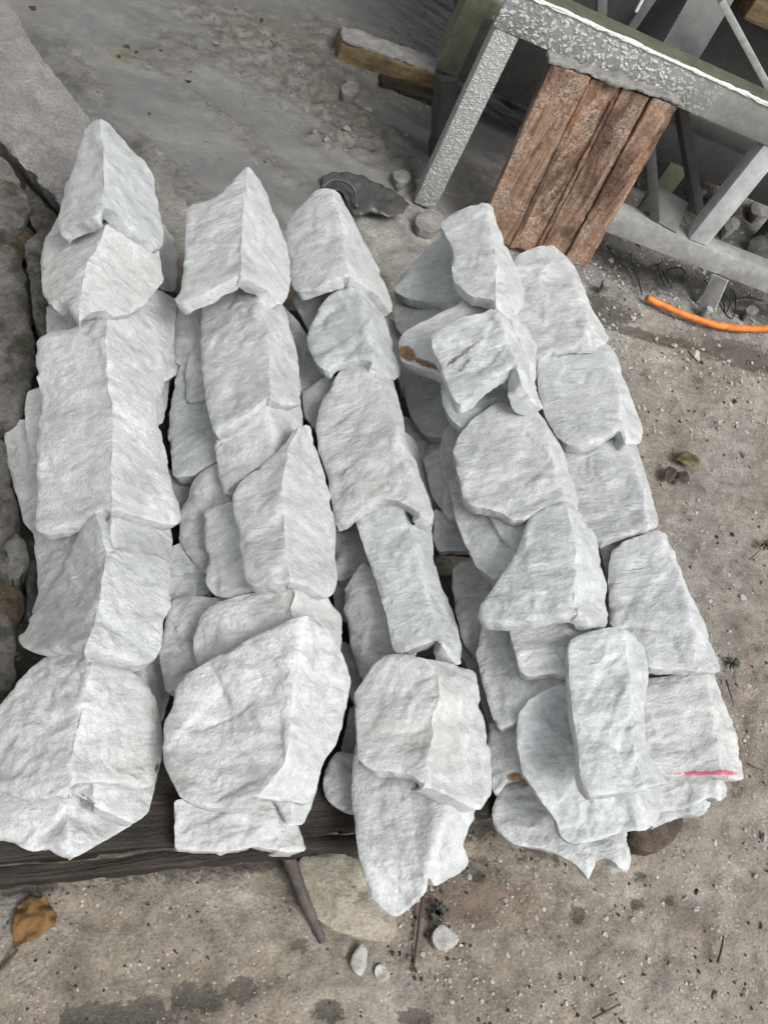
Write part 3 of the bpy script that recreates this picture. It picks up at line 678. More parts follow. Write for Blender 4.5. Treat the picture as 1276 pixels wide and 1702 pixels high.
# outermost row
s('grey stone in the shadow line between the two nearest stones of the outermost row', [(1060,1100),(1190,1105),(1188,1140),(1075,1150)], [(1160,1090),(1180,1150)], (.25,.25), 24, 30, **LOW)
s('shaded strip of stone between the third and fourth stones of the outermost row', [(990,890),(1060,880),(1095,885),(1060,940),(1010,960)], [(1080,870),(1100,960)], (.27,.27), 24, 30, **LOW)
s('lowest pale chunk at the near end of the outermost row', [(1070,1310),(1140,1305),(1182,1318),(1180,1345),(1167,1356),(1138,1353),(1116,1362),(1085,1374),(1064,1350)], [(1170,1300),(1175,1360)], (.17,.165), 24, 34, lift=(-.05,.05))
s('thin slab with toothed near edge under the red-striped stone', [(1080,1290),(1120,1275),(1196,1275),(1208,1310),(1210,1327),(1196,1332),(1180,1323),(1160,1336),(1125,1345),(1090,1350)], [(1190,1270),(1200,1335)], (.215,.205), 24, 34, lift=(0,.05))
s('pale stone with a red painted stripe along its near edge', [(1060,1130),(1112,1122),(1182,1117),(1193,1135),(1208,1175),(1223,1211),(1233,1251),(1238,1281),(1236,1297),(1212,1290),(1192,1284),(1117,1289),(1070,1290),(1050,1246)], [(1174,1118),(1203,1290)], (.27,.275), 23, 32, stains=[(1165,1285,52,3.2,-1,1),(1205,1284,16,4,8,1)], crest=.6)
s('tall pale stone, fourth from the machine in the outermost row', [(1010,941),(1018,912),(1037,898),(1067,888),(1092,880),(1108,886),(1121,916),(1138,966),(1163,1022),(1181,1062),(1194,1095),(1200,1112),(1192,1119),(1152,1114),(1077,1110),(1050,1080),(1030,1060),(1012,1030)], [(1098,882),(1114,918),(1138,978),(1153,1052),(1160,1112)], (.285,.30), 23, 32, crest=.7)
s('stone with a scalloped near edge, third from the machine in the outermost row', [(930,735),(987,745),(1015,720),(1032,716),(1057,742),(1072,781),(1085,826),(1096,861),(1094,877),(1067,880),(1037,887),(997,902),(975,890),(950,860),(930,800)], [(1034,722),(1058,765),(1066,805),(1078,880)], (.285,.30), 22, 32)
s('squarish smooth stone with a notched corner, second from the machine in the outermost row', [(893,600),(900,585),(917,578),(957,572),(1010,570),(1026,595),(1038,630),(1053,671),(1066,706),(1068,722),(1062,740),(1037,737),(1030,714),(1016,721),(997,733),(967,741),(937,737),(922,721),(910,700),(900,676),(893,635)], [(1008,572),(1020,620),(1032,680),(1040,735)], (.295,.31), 21, 32)
s('smooth pale stone leaning against the rusty board', [(855,425),(887,409),(917,404),(934,416),(958,446),(973,481),(986,515),(1005,545),(1013,563),(1006,573),(960,576),(915,581),(893,601),(870,570),(850,530),(845,470)], [(924,406),(950,455),(974,510),(996,570)], (.31,.32), 24, 34)
# fourth row
s('pale stone with two pointed teeth, lowest at the near end of the fourth row', [(842,1290),(827,1321),(817,1346),(820,1371),(837,1391),(857,1404),(892,1409),(922,1416),(947,1431),(967,1446),(977,1462),(985,1446),(991,1426),(1007,1424),(1027,1439),(1046,1450),(1047,1426),(1042,1380),(1030,1330),(900,1270)], [(1000,1290),(1030,1400)], (.20,.19), 30, 38, lift=(0,.04))
s('large pale slab with a wavy left edge under the pillar-like stone', [(944,1128),(912,1145),(882,1160),(862,1186),(859,1231),(867,1281),(882,1306),(907,1341),(926,1366),(932,1391),(947,1402),(987,1399),(1032,1384),(1078,1379),(1096,1362),(1104,1320),(1080,1270),(1010,1180),(970,1120)], [(1010,1130),(1060,1321),(1078,1378)], (.31,.255), 26, 36)
s('short grey-white slab between the wide pyramid stone and the pillar-like stone', [(842,1020),(912,1010),(957,1005),(985,1040),(975,1090),(950,1130),(944,1121),(907,1119),(877,1125),(864,1115),(858,1090),(847,1055)], [(962,1000),(975,1120)], (.345,.335), 32, 38)
s('pillar-like rounded stone lying over the near end of the two outer rows', [(944,1066),(957,1055),(987,1048),(1017,1043),(1038,1044),(1058,1058),(1072,1075),(1078,1100),(1077,1140),(1071,1175),(1073,1211),(1083,1251),(1097,1281),(1112,1301),(1087,1307),(1062,1313),(1027,1318),(982,1321),(967,1301),(962,1281),(961,1241),(954,1201),(946,1130)], [(1040,1050),(1047,1125),(1047,1190),(1058,1251),(1076,1312)], (.385,.375), 22, 34, T=.04, crest=.6, lift=(0,.06))
s('wide pyramid-shaped stone with a long straight near edge', [(940,830),(917,839),(892,849),(877,864),(862,906),(842,941),(822,971),(800,1001),(794,1017),(800,1032),(837,1034),(887,1028),(937,1020),(962,1016),(977,1030),(988,1042),(1010,1042),(1013,1017),(1011,976),(1002,941),(995,901),(977,866),(957,840)], [(940,832),(952,871),(957,926),(957,981),(966,1025)], (.365,.385), 36, 36)
s('broad fan-shaped stone with a finely rippled face', [(864,615),(850,640),(822,670),(786,695),(764,719),(753,746),(756,766),(764,796),(771,829),(786,841),(811,846),(832,851),(852,862),(874,863),(897,846),(939,834),(957,846),(963,831),(950,791),(938,751),(918,716),(898,686),(884,655),(875,625)], [(868,620),(892,680),(915,745),(942,842)], (.375,.395), 27, 38)
s('grey shaded stone directly under the brown-streaked block', [(731,620),(743,605),(800,600),(850,610),(862,640),(845,662),(800,690),(768,711),(748,695),(734,670)], [(862,600),(880,710)], (.345,.345), 32, 40, lift=(-.02,.05))
s('rust-cornered stone beneath the brown-streaked block', [(830,490),(780,494),(755,505),(740,515),(710,530),(680,545),(663,560),(661,580),(668,600),(700,612),(735,624),(760,600),(850,640),(894,648),(890,605),(893,575),(878,545),(856,520)], [(838,490),(862,560),(886,640)], (.36,.36), 33, 38, stains=[(676,588,17,11,35,0),(706,604,22,5,20,0)])
s('boxy stone with a brown streak across its face', [(716,556),(736,541),(771,525),(822,512),(838,523),(855,548),(875,588),(891,638),(906,680),(890,672),(870,640),(856,606),(836,618),(800,646),(780,664),(761,671),(750,655),(740,630),(732,605),(718,578)], [(824,513),(840,550),(852,580),(860,606)], (.395,.405), 30, 38, T=.04, stains=[(768,588,42,3,-38,2),(752,600,16,2.2,-38,0),(772,607,16,2.2,-52,2)])
s('smooth triangular stone left of the peaked stone by the rusty board', [(729,392),(706,416),(676,446),(652,480),(662,491),(701,501),(736,501),(762,492),(800,480),(790,420),(750,390)], [(815,380),(825,500)], (.355,.355), 34, 40, lift=(-.03,.05))
s('peaked stone with a bright right face beside the rusty board', [(729,371),(756,351),(781,341),(805,335),(818,341),(832,381),(847,416),(862,451),(872,481),(870,507),(857,527),(846,529),(827,512),(820,496),(781,490),(769,481),(753,466),(750,436),(754,416),(741,391)], [(808,336),(818,376),(825,441),(824,500)], (.385,.41), 34, 36)
# middle row
s('ragged bottom stone running out to a long point over the bare ground', [(592,1165),(588,1180),(592,1226),(585,1266),(584,1321),(589,1371),(597,1431),(607,1466),(622,1496),(640,1515),(654,1525),(666,1521),(686,1501),(706,1486),(715,1457),(722,1474),(741,1466),(771,1446),(779,1436),(771,1401),(781,1376),(792,1358),(800,1320),(760,1240),(650,1200)], [(735,1200),(752,1326),(722,1400),(712,1462)], (.28,.215), 34, 34, lift=(0,.06))
s('heavy blocky stone with a broad flat top, above the ragged bottom stone', [(587,1156),(605,1130),(620,1105),(640,1090),(656,1086),(691,1090),(746,1101),(790,1116),(797,1145),(806,1185),(809,1230),(816,1251),(820,1301),(816,1328),(796,1348),(781,1341),(736,1316),(701,1301),(681,1286),(650,1281),(620,1280),(594,1262),(592,1220),(590,1180)], [(709,1092),(731,1125),(722,1200),(708,1300)], (.325,.325), 34, 38, T=.04, crest=.6)
s('long narrow stone with a crumpled right side in the middle row', [(584,846),(610,840),(640,834),(667,834),(688,841),(706,860),(718,885),(722,920),(728,950),(741,985),(756,1020),(765,1060),(771,1082),(768,1106),(755,1100),(735,1072),(722,1062),(695,1073),(670,1083),(655,1083),(648,1060),(640,1020),(625,970),(610,925),(595,880)], [(668,834),(690,890),(700,940),(720,1010),(736,1070)], (.315,.345), 36, 42)
s('large rippled stone covered in slanting ridges in the middle row', [(597,590),(567,612),(552,635),(532,670),(524,711),(529,751),(544,791),(552,841),(555,874),(567,872),(597,849),(620,836),(640,828),(661,832),(686,845),(711,860),(720,872),(722,851),(711,821),(696,781),(675,731),(671,691),(660,650),(650,610),(630,590)], [(612,595),(642,650),(662,720),(680,790),(700,855)], (.32,.345), 36, 42)
s('small bright-edged stone, second from the mud basin in the middle row', [(580,473),(558,482),(543,492),(530,510),(514,540),(508,565),(518,590),(528,609),(541,616),(551,606),(575,598),(600,595),(620,600),(635,616),(650,630),(664,628),(669,611),(660,590),(650,560),(640,530),(625,505),(606,480)], [(588,474),(604,500),(612,540),(620,606)], (.325,.35), 38, 40)
s('blunt stone at the mud basin end of the middle row', [(549,311),(530,314),(517,325),(494,346),(477,371),(471,396),(478,431),(486,479),(494,486),(531,474),(571,460),(583,458),(601,472),(632,494),(650,522),(653,505),(645,485),(630,445),(605,400),(585,360),(570,333),(560,317)], [(550,312),(556,340),(568,380),(577,430),(584,462)], (.325,.36), 40, 38)
# second row
s('broken pale block lowest at the near end of the second row', [(290,1330),(291,1411),(321,1414),(361,1416),(391,1414),(421,1406),(451,1411),(481,1416),(511,1414),(507,1391),(501,1371),(480,1320),(400,1310)], [(448,1310),(458,1350),(472,1415)], (.20,.195), 14, 30, T=.04, lift=(0,.04), amp=.8)
s('small pale wedge at the lower right of the big oval stone', [(440,1300),(530,1305),(518,1345),(507,1370),(475,1373),(460,1345)], [(480,1300),(485,1370)], (.222,.205), 34, 36, lift=(-.01,.012))
s('stone mostly covered by the big oval stone, its rounded top showing above', [(320,1080),(322,1057),(335,1020),(360,1000),(395,990),(440,980),(475,969),(496,966),(520,975),(546,990),(560,1010),(571,1022),(571,1055),(566,1085),(550,1130),(450,1140),(345,1120),(328,1104)], [(492,966),(486,1010),(500,1130)], (.31,.305), 36, 40)
s('big oval stone, widest of all, at the near end of the second row', [(519,1024),(496,1025),(451,1043),(416,1060),(386,1078),(356,1090),(336,1105),(311,1120),(291,1145),(286,1176),(273,1196),(270,1236),(273,1271),(286,1301),(301,1326),(321,1337),(351,1342),(376,1343),(401,1328),(421,1322),(436,1327),(476,1332),(519,1336),(527,1321),(532,1286),(542,1261),(557,1241),(567,1216),(577,1165),(582,1130),(577,1110),(567,1080),(552,1050),(534,1030)], [(504,1026),(501,1090),(489,1140),(484,1201),(470,1270),(430,1324)], (.335,.30), 33, 38)
s('grey corner stone with a dark broken end between the second row\'s middle stones', [(350,690),(440,640),(500,660),(506,700),(505,740),(480,760),(455,770),(440,772),(415,785),(402,798),(383,822),(370,818),(364,800),(358,755)], [(438,640),(442,690),(460,770)], (.33,.335), 40, 40, stains=[(392,808,18,5,-40,2)])  # dark strip paints the shadowed underside of the broken end
s('house-shaped stone with a pale ridge, third row neighbour of the rippled stone', [(505,706),(516,704),(523,733),(532,766),(540,791),(550,831),(558,881),(559,931),(562,966),(557,987),(540,994),(511,974),(486,964),(451,970),(426,974),(411,970),(403,941),(396,891),(388,846),(385,823),(401,800),(436,770),(466,745),(481,724),(492,711)], [(497,708),(478,745),(470,800),(474,860),(477,916),(484,966)], (.325,.355), 40, 40)
s('pale ribbed stone, second from the mud basin in the second row', [(340,480),(400,450),(450,478),(474,508),(486,550),(496,590),(499,630),(502,665),(497,674),(481,672),(466,670),(446,658),(416,680),(381,706),(354,720),(350,705),(341,665),(335,610),(333,565),(332,530)], [(430,465),(443,540),(450,600),(450,660)], (.335,.36), 40, 40)
s('sharply pointed tent-shaped stone at the mud basin end of the second row', [(411,273),(399,283),(383,303),(368,321),(351,328),(313,341),(308,381),(306,431),(297,481),(289,500),(301,505),(331,490),(361,472),(391,456),(401,454),(416,466),(446,482),(466,507),(476,500),(482,482),(486,451),(477,401),(457,351),(437,306),(426,286)], [(411,274),(408,321),(404,381),(401,455)], (.335,.375), 40, 42)
# row beside the rubble bank
s('rounded knob-like stone lowest in the corner by the pallet end', [(-30,1305),(40,1300),(110,1290),(200,1310),(237,1350),(223,1370),(190,1390),(155,1408),(136,1420),(115,1427),(92,1421),(75,1410),(60,1416),(42,1412),(25,1404),(0,1396),(-30,1400)], [(105,1300),(122,1425)], (.205,.19), 30, 34, T=.04, lift=(0,.04))
s('pale slab with a yellowish crease under the round-shouldered bottom stone', [(80,1290),(200,1270),(268,1270),(258,1310),(252,1345),(236,1362),(222,1368),(200,1358),(165,1342),(140,1328),(95,1310)], [(150,1270),(160,1360)], (.245,.235), 34, 36, lift=(0,.04), stains=[(150,1330,20,2.5,38,2)])
s('round-shouldered bottom stone with one dull and one bright face, beside the pallet corner', [(-25,1185),(0,1163),(20,1140),(50,1110),(75,1090),(95,1078),(125,1083),(155,1096),(200,1104),(230,1118),(256,1150),(268,1190),(271,1220),(267,1270),(257,1305),(235,1311),(200,1301),(160,1299),(130,1301),(112,1316),(75,1327),(40,1328),(15,1322),(-25,1300)], [(155,1097),(140,1150),(130,1200),(121,1265),(114,1316)], (.295,.29), 36, 34, stains=[(261,1277,3,9,8,0)])
s('wedge stone with a steep dark grey left face', [(156,845),(175,850),(195,908),(225,914),(268,925),(285,930),(286,985),(287,1010),(273,1030),(271,1070),(260,1093),(245,1104),(215,1094),(175,1083),(135,1080),(105,1076),(75,1077),(50,1080),(34,1074),(28,1061),(40,1040),(75,985),(100,950),(120,905),(137,870)], [(156,845),(178,915),(162,1000),(148,1050),(140,1080)], (.285,.36), 60, 36)
s('longest stone of all with a straight central ridge', [(172,490),(240,478),(290,505),(295,520),(288,560),(281,600),(273,635),(264,665),(266,700),(276,750),(288,795),(298,845),(302,866),(295,872),(270,871),(230,858),(200,848),(170,846),(135,860),(100,876),(70,886),(57,878),(55,850),(58,800),(62,720),(66,690),(65,665),(62,630),(59,600),(60,572),(66,560),(95,548),(120,546),(150,520)], [(178,490),(176,560),(184,650),(186,740),(187,850)], (.345,.38), 41, 41)
s('second stone from the mud basin in the bank-side row, with a streaky grey left face', [(100,350),(180,335),(240,375),(264,410),(268,440),(274,465),(263,480),(240,508),(215,521),(195,526),(175,516),(152,519),(138,531),(128,531),(116,520),(111,505),(100,499),(82,507),(74,492),(67,470),(70,435),(74,410),(82,385)], [(190,345),(174,385),(147,430),(140,475),(132,531)], (.36,.375), 46, 32)
s('tall steep stone at the mud basin end of the bank-side row', [(165,195),(178,200),(205,230),(238,264),(257,290),(266,345),(273,385),(273,408),(264,416),(245,396),(215,373),(190,348),(172,343),(158,360),(125,374),(97,390),(95,372),(101,342),(112,300),(126,260),(139,222),(150,203)], [(167,196),(172,245),(170,345)], (.385,.41), 52, 40)
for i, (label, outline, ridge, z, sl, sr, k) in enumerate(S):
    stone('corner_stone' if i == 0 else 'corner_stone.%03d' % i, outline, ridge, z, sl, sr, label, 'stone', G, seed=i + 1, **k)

# ------------------------------------------------------------------ solid helpers
def frame_pts(o, ux, uy, uz, lo, hi):
    return [np.asarray(o) + ux * x + uy * y + uz * z for x in (lo[0], hi[0]) for y in (lo[1], hi[1]) for z in (lo[2], hi[2])]
BOXF = [(0, 1, 3, 2), (4, 6, 7, 5), (0, 4, 5, 1), (2, 3, 7, 6), (0, 2, 6, 4), (1, 5, 7, 3)]
def solid(name, boxes, mat, parent=None, bev=.003, jitter=0.0, sub=0, seed=0, seg=2):
    """boxes: list of (origin, ux, uy, uz, lo, hi) joined in ONE mesh, edges bevelled, optionally roughened"""
    bm = bmesh.new()
    for b in boxes:
        vs = [bm.verts.new(p) for p in frame_pts(*b)]
        for f in BOXF: bm.faces.new([vs[i] for i in f])
    bmesh.ops.recalc_face_normals(bm, faces=bm.faces)
    if bev: bmesh.ops.bevel(bm, geom=bm.edges[:], offset=bev, segments=seg, affect='EDGES', profile=.6)
    if sub:
        for k in range(sub):
            L = sorted(e.calc_length() for e in bm.edges)[-1] * .5
            bmesh.ops.subdivide_edges(bm, edges=[e for e in bm.edges if e.calc_length() > L], cuts=1, use_grid_fill=True)
    bm.normal_update()
    if jitter:
        co = np.array([v.co[:] for v in bm.verts]); d = jitter * fbm(co * 22 + seed, seed, 4, .6)
        for v, x in zip(bm.verts, d): v.co += v.normal * x
    me = bpy.data.meshes.new(name); bm.to_mesh(me)
    co = np.array([v.co[:] for v in bm.verts]); bm.free()
    org = np.zeros(3)
    if parent is None:
        org = np.array([co[:, 0].mean(), co[:, 1].mean(), co[:, 2].min()]); me.transform(Matrix.Translation(Vector(-org)))
    me.materials.append(mat)
    me.polygons.foreach_set('use_smooth', [True] * len(me.polygons)); me.set_sharp_from_angle(angle=math.radians(35))
    o = bpy.data.objects.new(name, me); COL.objects.link(o); o.location = org
    if parent is not None:
        bpy.context.view_layer.update()
        o.parent = parent; bpy.context.view_layer.update()
        me.transform(parent.matrix_world.inverted())
    return o
EX, EY, EZ = np.array([1., 0, 0]), np.array([0, 1., 0]), np.array([0, 0, 1.])
def bar(a, b, w, h, up=EZ):
    """a box from a to b with section w (side) by h (up)"""
    a = np.asarray(a, float); b = np.asarray(b, float); u = b - a; L = np.linalg.norm(u); u = u / L
    sd_ = np.cross(up, u); sd_ /= np.linalg.norm(sd_); v = np.cross(u, sd_)
    return (a, u, sd_, v, (0, -w / 2, -h / 2), (L, w / 2, h / 2))
def smooth_path(p, n=8):
    p = np.asarray(p, float); out = []
    for i in range(len(p) - 1):
        p0 = p[max(i - 1, 0)]; p1 = p[i]; p2 = p[i + 1]; p3 = p[min(i + 2, len(p) - 1)]
        for t in np.arange(n) / n:
            out.append(.5 * (2 * p1 + (p2 - p0) * t + (2 * p0 - 5 * p1 + 4 * p2 - p3) * t * t + (3 * p1 - p0 - 3 * p2 + p3) * t ** 3))
    return np.array(out + [p[-1]])
def tube_geo(path, r, sides=8):
    path = np.asarray(path, float); n = len(path); r = np.broadcast_to(r, (n,)); T = np.gradient(path, axis=0); T /= np.maximum(np.linalg.norm(T, axis=1), 1e-9)[:, None]
    V = []; F = []; ref = np.array([0.03, .05, 1.0])
    for i in range(n):
        a = np.cross(T[i], ref); la = np.linalg.norm(a)
        a = a / la if la > 1e-3 else np.array([1., 0, 0]); b = np.cross(T[i], a)
        for k in range(sides):
            w = 2 * math.pi * k / sides; V.append(path[i] + r[i] * (a * math.cos(w) + b * math.sin(w)))
    for i in range(n - 1):
        for k in range(sides):
            k2 = (k + 1) % sides; F.append((i * sides + k, i * sides + k2, (i + 1) * sides + k2, (i + 1) * sides + k))
    F.append(tuple(range(sides))[::-1]); F.append(tuple((n - 1) * sides + k for k in range(sides)))
    return np.array(V), F
def tube(name, path, r, mat, parent=None, sides=8):
    V, F = tube_geo(path, r, sides); return mesh_obj(name, V, F, mat, parent)
def tubes(name, paths, mat, parent=None, sides=6):
    VV = []; FF = []; b = 0
    for p, r in paths:
        V, F = tube_geo(p, r, sides); VV.append(V); FF += [tuple(i + b for i in f) for f in F]; b += len(V)
    return mesh_obj(name, np.concatenate(VV), FF, mat, parent)
def pp(pts): return np.array([P(x, y, z) for x, y, z in pts])

# ------------------------------------------------------------------ pallet under the rows
PG = empty('pallet', (.7, .75, 0)); tag(PG, 'dark wet wooden pallet carrying the rows of white stones', 'pallet')
yb = .305
for k in range(7):
    y0 = yb + .003 + k * .185
    solid('deck_board', [((0, 0, 0), EX, EY, EZ, (.05 if k else -.12, y0, .098), (1.38 if k else .90, y0 + (.125 if k else .135), .122))], PALLET, PG, .004, .003, 5, k)
for k, x in enumerate((.10, .60, 1.27)):
    solid('stringer', [((0, 0, 0), EX, EY, EZ, (x - .045, yb + .02, .004), (x + .045, 1.55, .097))], PALLET_Y, PG, .004, .002, 4, 20 + k)
solid('front_board', [((0, 0, 0), EX, EY, EZ, (-.12, yb - .022, .056), (.585, yb + .001, .094))], PALLET, PG, .004, .003, 5, 40)

# ------------------------------------------------------------------ machine frame (a steel table) with its legs and rails
ang = math.radians(-12.4)
BX = np.array([math.cos(ang), math.sin(ang), 0]); BY = np.array([-math.sin(ang), math.cos(ang), 0]); BO = np.array([1.118, 2.276, 0])
MF = empty('steel_table', tuple(BO), ang); tag(MF, 'grey steel table frame crusted with white lime above the orange hose', 'steel table')
def mb(lo, hi): return (BO, BX, BY, EZ, lo, hi)
def mp(u, v, z): return BO + BX * u + BY * v + EZ * z
def mbar(a, b, w, h): return bar(mp(*a), mp(*b), w, h)
tb = solid('top_beam', [mb((-.004, .004, .588), (2.6, .016, .690)), mb((-.004, .0165, .588), (2.6, .07, .598))], STEEL_LIME, MF, .003)
solid('lime_ridge', [mb((.02, .0, .6902), (2.6, .018, .6945))], LIP, tb, .003, .004, 7, 3)
solid('flange', [mb((-.004, .0195, .676), (2.6, .125, .6885))], OLIVE, tb, .003)
solid('leg', [mb((.004, .006, .0), (.078, .066, .587))], STEEL_POST, MF, .006)
solid('leg', [mb((.920, .008, .2205), (.995, .066, .587))], STEEL_LIGHT, MF, .008)
solid('leg', [mb((2.2, .008, .2205), (2.25, .058, .587))], STEEL_LIGHT, MF, .008)
lb = solid('lower_rail', [mb((.46, .0, .145), (2.6, .008, .22)), mb((.46, .0085, .209), (2.6, .085, .2195))], STEEL, MF, .003)
solid('leg', [mb((1.12, .02, 0), (1.17, .05, .208))], STEEL, MF, .004)
solid('rear_beam', [mb((-.02, .30, .5), (2.6, .36, .57))], STEEL, MF, .004)
solid('rear_pipe', [mb((.7, .42, .37), (2.6, .48, .43))], DARK_MID, MF, .02)
solid('brace', [mbar((.67, .16, .55), (1.02, .25, .21), .065, .03)], DARK, MF, .003)
solid('brace', [mbar((.62, .10, .45), (.80, .06, .215), .05, .03)], DARK, MF, .003)
solid('foot_plate', [bar(mp(.815, .03, .223), mp(.855, .16, .27), .115, .008)], DARK_MID, MF, .003)
solid('drip_plate', [bar(mp(1.10, -.02, .15), mp(1.13, -.05, .02), .012, .06)], STEEL, MF, .002)

BF = empty('machine_stand', tuple(mp(.07, .30, 0)), ang); tag(BF, 'olive painted second stand with a muddy dark foot behind the limed leg', 'stand')
solid('upright', [mb((-.052, .255, .315), (.022, .27, .95)), mb((-.052, .2705, .315), (-.037, .36, .95))], OLIVE, BF, .003)
solid('foot', [mbar((.10, .30, 0), (-.012, .27, .31), .085, .06)], DARK, BF, .006, .003, 4, 5)
solid('cross_tie', [mb((.023, .28, .50), (.40, .32, .55))], OLIVE, BF, .003)

HP = empty('sheet_metal_hopper', tuple(mp(.9, .8, 0)), ang); tag(HP, 'dark sheet metal hopper behind the steel table', 'hopper')
solid('body', [mb((.10, .60, .16), (1.5, 1.3, .95))], DARK, HP, .01)
solid('chute', [bar(mp(.72, .52, .95), mp(.675, .36, .55), .14, .012, BY)], DARK_MID, HP, .003)
solid('rim', [mb((.28, .525, .86), (.98, .549, .90))], DARK_MID, HP, .003)
solid('support', [mb((1.56, .60, 0), (1.62, .66, 1.0))], DARK_MID, HP, .004)
solid('stay', [mbar((.66, .30, .80), (1.06, .28, .60), .045, .02)], STEEL, HP, .003)
solid('bracket', [mb((.84, .46, .735), (1.3, .6, .86))], TIMBER, HP, .01)

solid('panel', [mb((.90, .40, .0), (.98, .42, .26))], OLIVE, HP, .006)
solid('strut', [mbar((.30, .40, .75), (.42, .40, .55), .05, .03)], DARK_MID, HP, .003)
solid('strut', [mbar((.52, .42, .80), (.50, .42, .55), .04, .03)], DARK_MID, HP, .003)
solid('drip', [mbar((.428, .25, .76), (.43, .25, .69), .01, .01)], LIP, HP, .004)
BK = [('angular grey rubble chunk under the rail, nearest the plate', 1215, 372, 16), ('pale rubble chunk behind the right leg of the steel table', 1236, 322, 15), ('flat rubble chunk behind the right leg, against the picture edge', 1262, 345, 18), ('small rubble chunk between the dark braces', 1165, 318, 11), ('broad rubble chunk at the picture edge above the lower rail', 1264, 400, 20), ('low rubble chunk just above the lower rail', 1205, 408, 13), ('white rubble chunk beside the grey foot plate', 1098, 322, 14), ('pointed rubble chunk beyond the dusty hose', 1255, 300, 12),
      ('grey rubble chunk in front of the lower rail by the wires', 1250, 515, 12), ('pale rubble chunk tucked under the wire tangle', 1182, 512, 10), ('flat white rubble chunk at the board foot', 1010, 470, 9)]
for i, (lb_, x, y, r_) in enumerate(BK):
    aa = np.linspace(0, 2 * math.pi, 7)[:-1] + i; rr_ = np.random.default_rng(i + 40).uniform(.7, 1.2, 6) * r_
    ol = [(x + q_ * math.cos(w_), y + .75 * q_ * math.sin(w_)) for w_, q_ in zip(aa, rr_)]
    stone('rubble_chunk' if i == 0 else 'rubble_chunk.%03d' % i, ol, [(x, y - r_), (x + 3, y + r_)], (.06, .05), 18, 24, lb_, 'rock', 'rubble chunks under the machine', T=.045, seed=440 + i, amp=.8, mat=CHIP_G if i % 3 else CHIP, step=3.6, crest=.3, buf=False)

# ------------------------------------------------------------------ rusty board stood against the frame
def bd(px, py, z):
    v = P(px, py, z) - BO; return float(v @ BX), float(v @ BY)
RB = empty('rusty_board', tuple(mp(.232, -.05, 0)), ang); tag(RB, 'rust-brown board of rough vertical planks leaning on the steel table', 'board')
BU = EZ + BX * -.082 + BY * .026; BLN = np.linalg.norm(BU); BU = BU / BLN; BV = np.cross(BU, BX); BV /= np.linalg.norm(BV); BUX = np.cross(BV, BU)
bo = mp(.224, -.056, 0); bz = .578 * BLN
def bb(lo, hi): return (bo, BUX, BV, BU, lo, hi)
us = [0, .128, .226, .318, .405]; ft = [-.006, .0, .002, -.008]
for k in range(4):
    solid('plank', [bb((us[k] + .0015, ft[k], .0), (us[k + 1] - .0015, .030, bz - (.006 if k in (1, 2) else 0)))], BOARD, RB, .005, .0024, 8, 50 + k)
solid('top_cap', [bb((-.008, -.010, bz + .001), (.410, .046, bz + .012))], MUDCAP, RB, .004, .006, 7, 60)
solid('batten', [bb((us[2] - .016, -.009, .0), (us[2] - .004, -.0005, bz - .04))], BOARD, RB, .003, .003, 7, 61)
solid('batten', [bb((us[1] - .004, -.010, .0), (us[1] + .012, -.0065, bz - .02))], BOARD, RB, .001, .002, 7, 62)

# ------------------------------------------------------------------ left bank: concrete edging and rubble
stone('concrete_edging', [(-120, -90), (-20, -60), (22, 15), (45, 60), (90, 120), (140, 185), (180, 240), (225, 300), (150, 390), (100, 338), (60, 293), (0, 233), (-90, 140), (-160, 40)], [(-335, -150), (-97, 95), (0, 195), (60, 257), (115, 315), (180, 382)], (.15, .15), 34, 5,
      'thick pale rough concrete edging block beside the mud basin', 'concrete block', None, T=.14, seed=301, amp=1.9, mat=CONCRETE, step=5.5, jag=2.5, crest=0, buf=False)
RK = [
 ('large flat dusty boulder on the bank left of the second stone', [(-40,400),(20,405),(38,430),(45,480),(52,530),(58,560),(62,600),(50,660),(35,705),(-40,720)], .12, RUBBLE),
 ('grey boulder just below the concrete edging at the picture edge', [(-50,245),(12,262),(40,315),(52,350),(45,372),(20,382),(-50,380)], .10, RUBBLE),
 ('rust-brown earthy lump between the two upper bank boulders', [(-20,368),(25,366),(50,372),(62,392),(40,432),(20,430),(-20,415)], .07, RUBBLE_B),
 ('narrow grey upright slab wedged against the bank-side row', [(40,398),(66,378),(95,380),(95,500),(88,545),(75,552),(58,540),(50,480)], .14, RUBBLE),
 ('dark boulder left of the pale jutting lower stone', [(-40,735),(8,725),(20,800),(34,860),(26,884),(-10,905),(-40,890)], .13, RUBBLE),
 ('small pale rock below the dark bank boulder', [(6,905),(26,882),(44,898),(50,938),(32,960),(10,962)], .10, CHIP_G),
 ('brownish bank rock beside the dark-faced wedge stone', [(-30,958),(14,960),(40,985),(45,1010),(38,1030),(10,1045),(-30,1040)], .10, RUBBLE_B),
 ('pitted grey lump lowest on the bank by the round-shouldered stone', [(-40,1010),(12,1018),(30,1045),(26,1090),(30,1120),(10,1160),(-40,1170)], .10, RUBBLE),
 ('dark rock in the hollow between concrete edging and tall steep stone', [(40,300),(70,330),(100,360),(98,400),(70,395),(52,372),(46,340)], .06, RUBBLE),
 ('brown rock sunk between bank boulders near the longest stone', [(30,600),(60,590),(70,650),(45,720),(20,735),(10,700)], .09, RUBBLE_B),
 ('mossy dark cobble at the picture edge of the bank', [(-30,890),(6,898),(16,925),(14,958),(-30,960)], .11, RUBBLE),
 ('grey rock squeezed under the dark-faced wedge stone', [(40,900),(60,890),(80,960),(60,1030),(42,1035),(45,980)], .09, RUBBLE)]
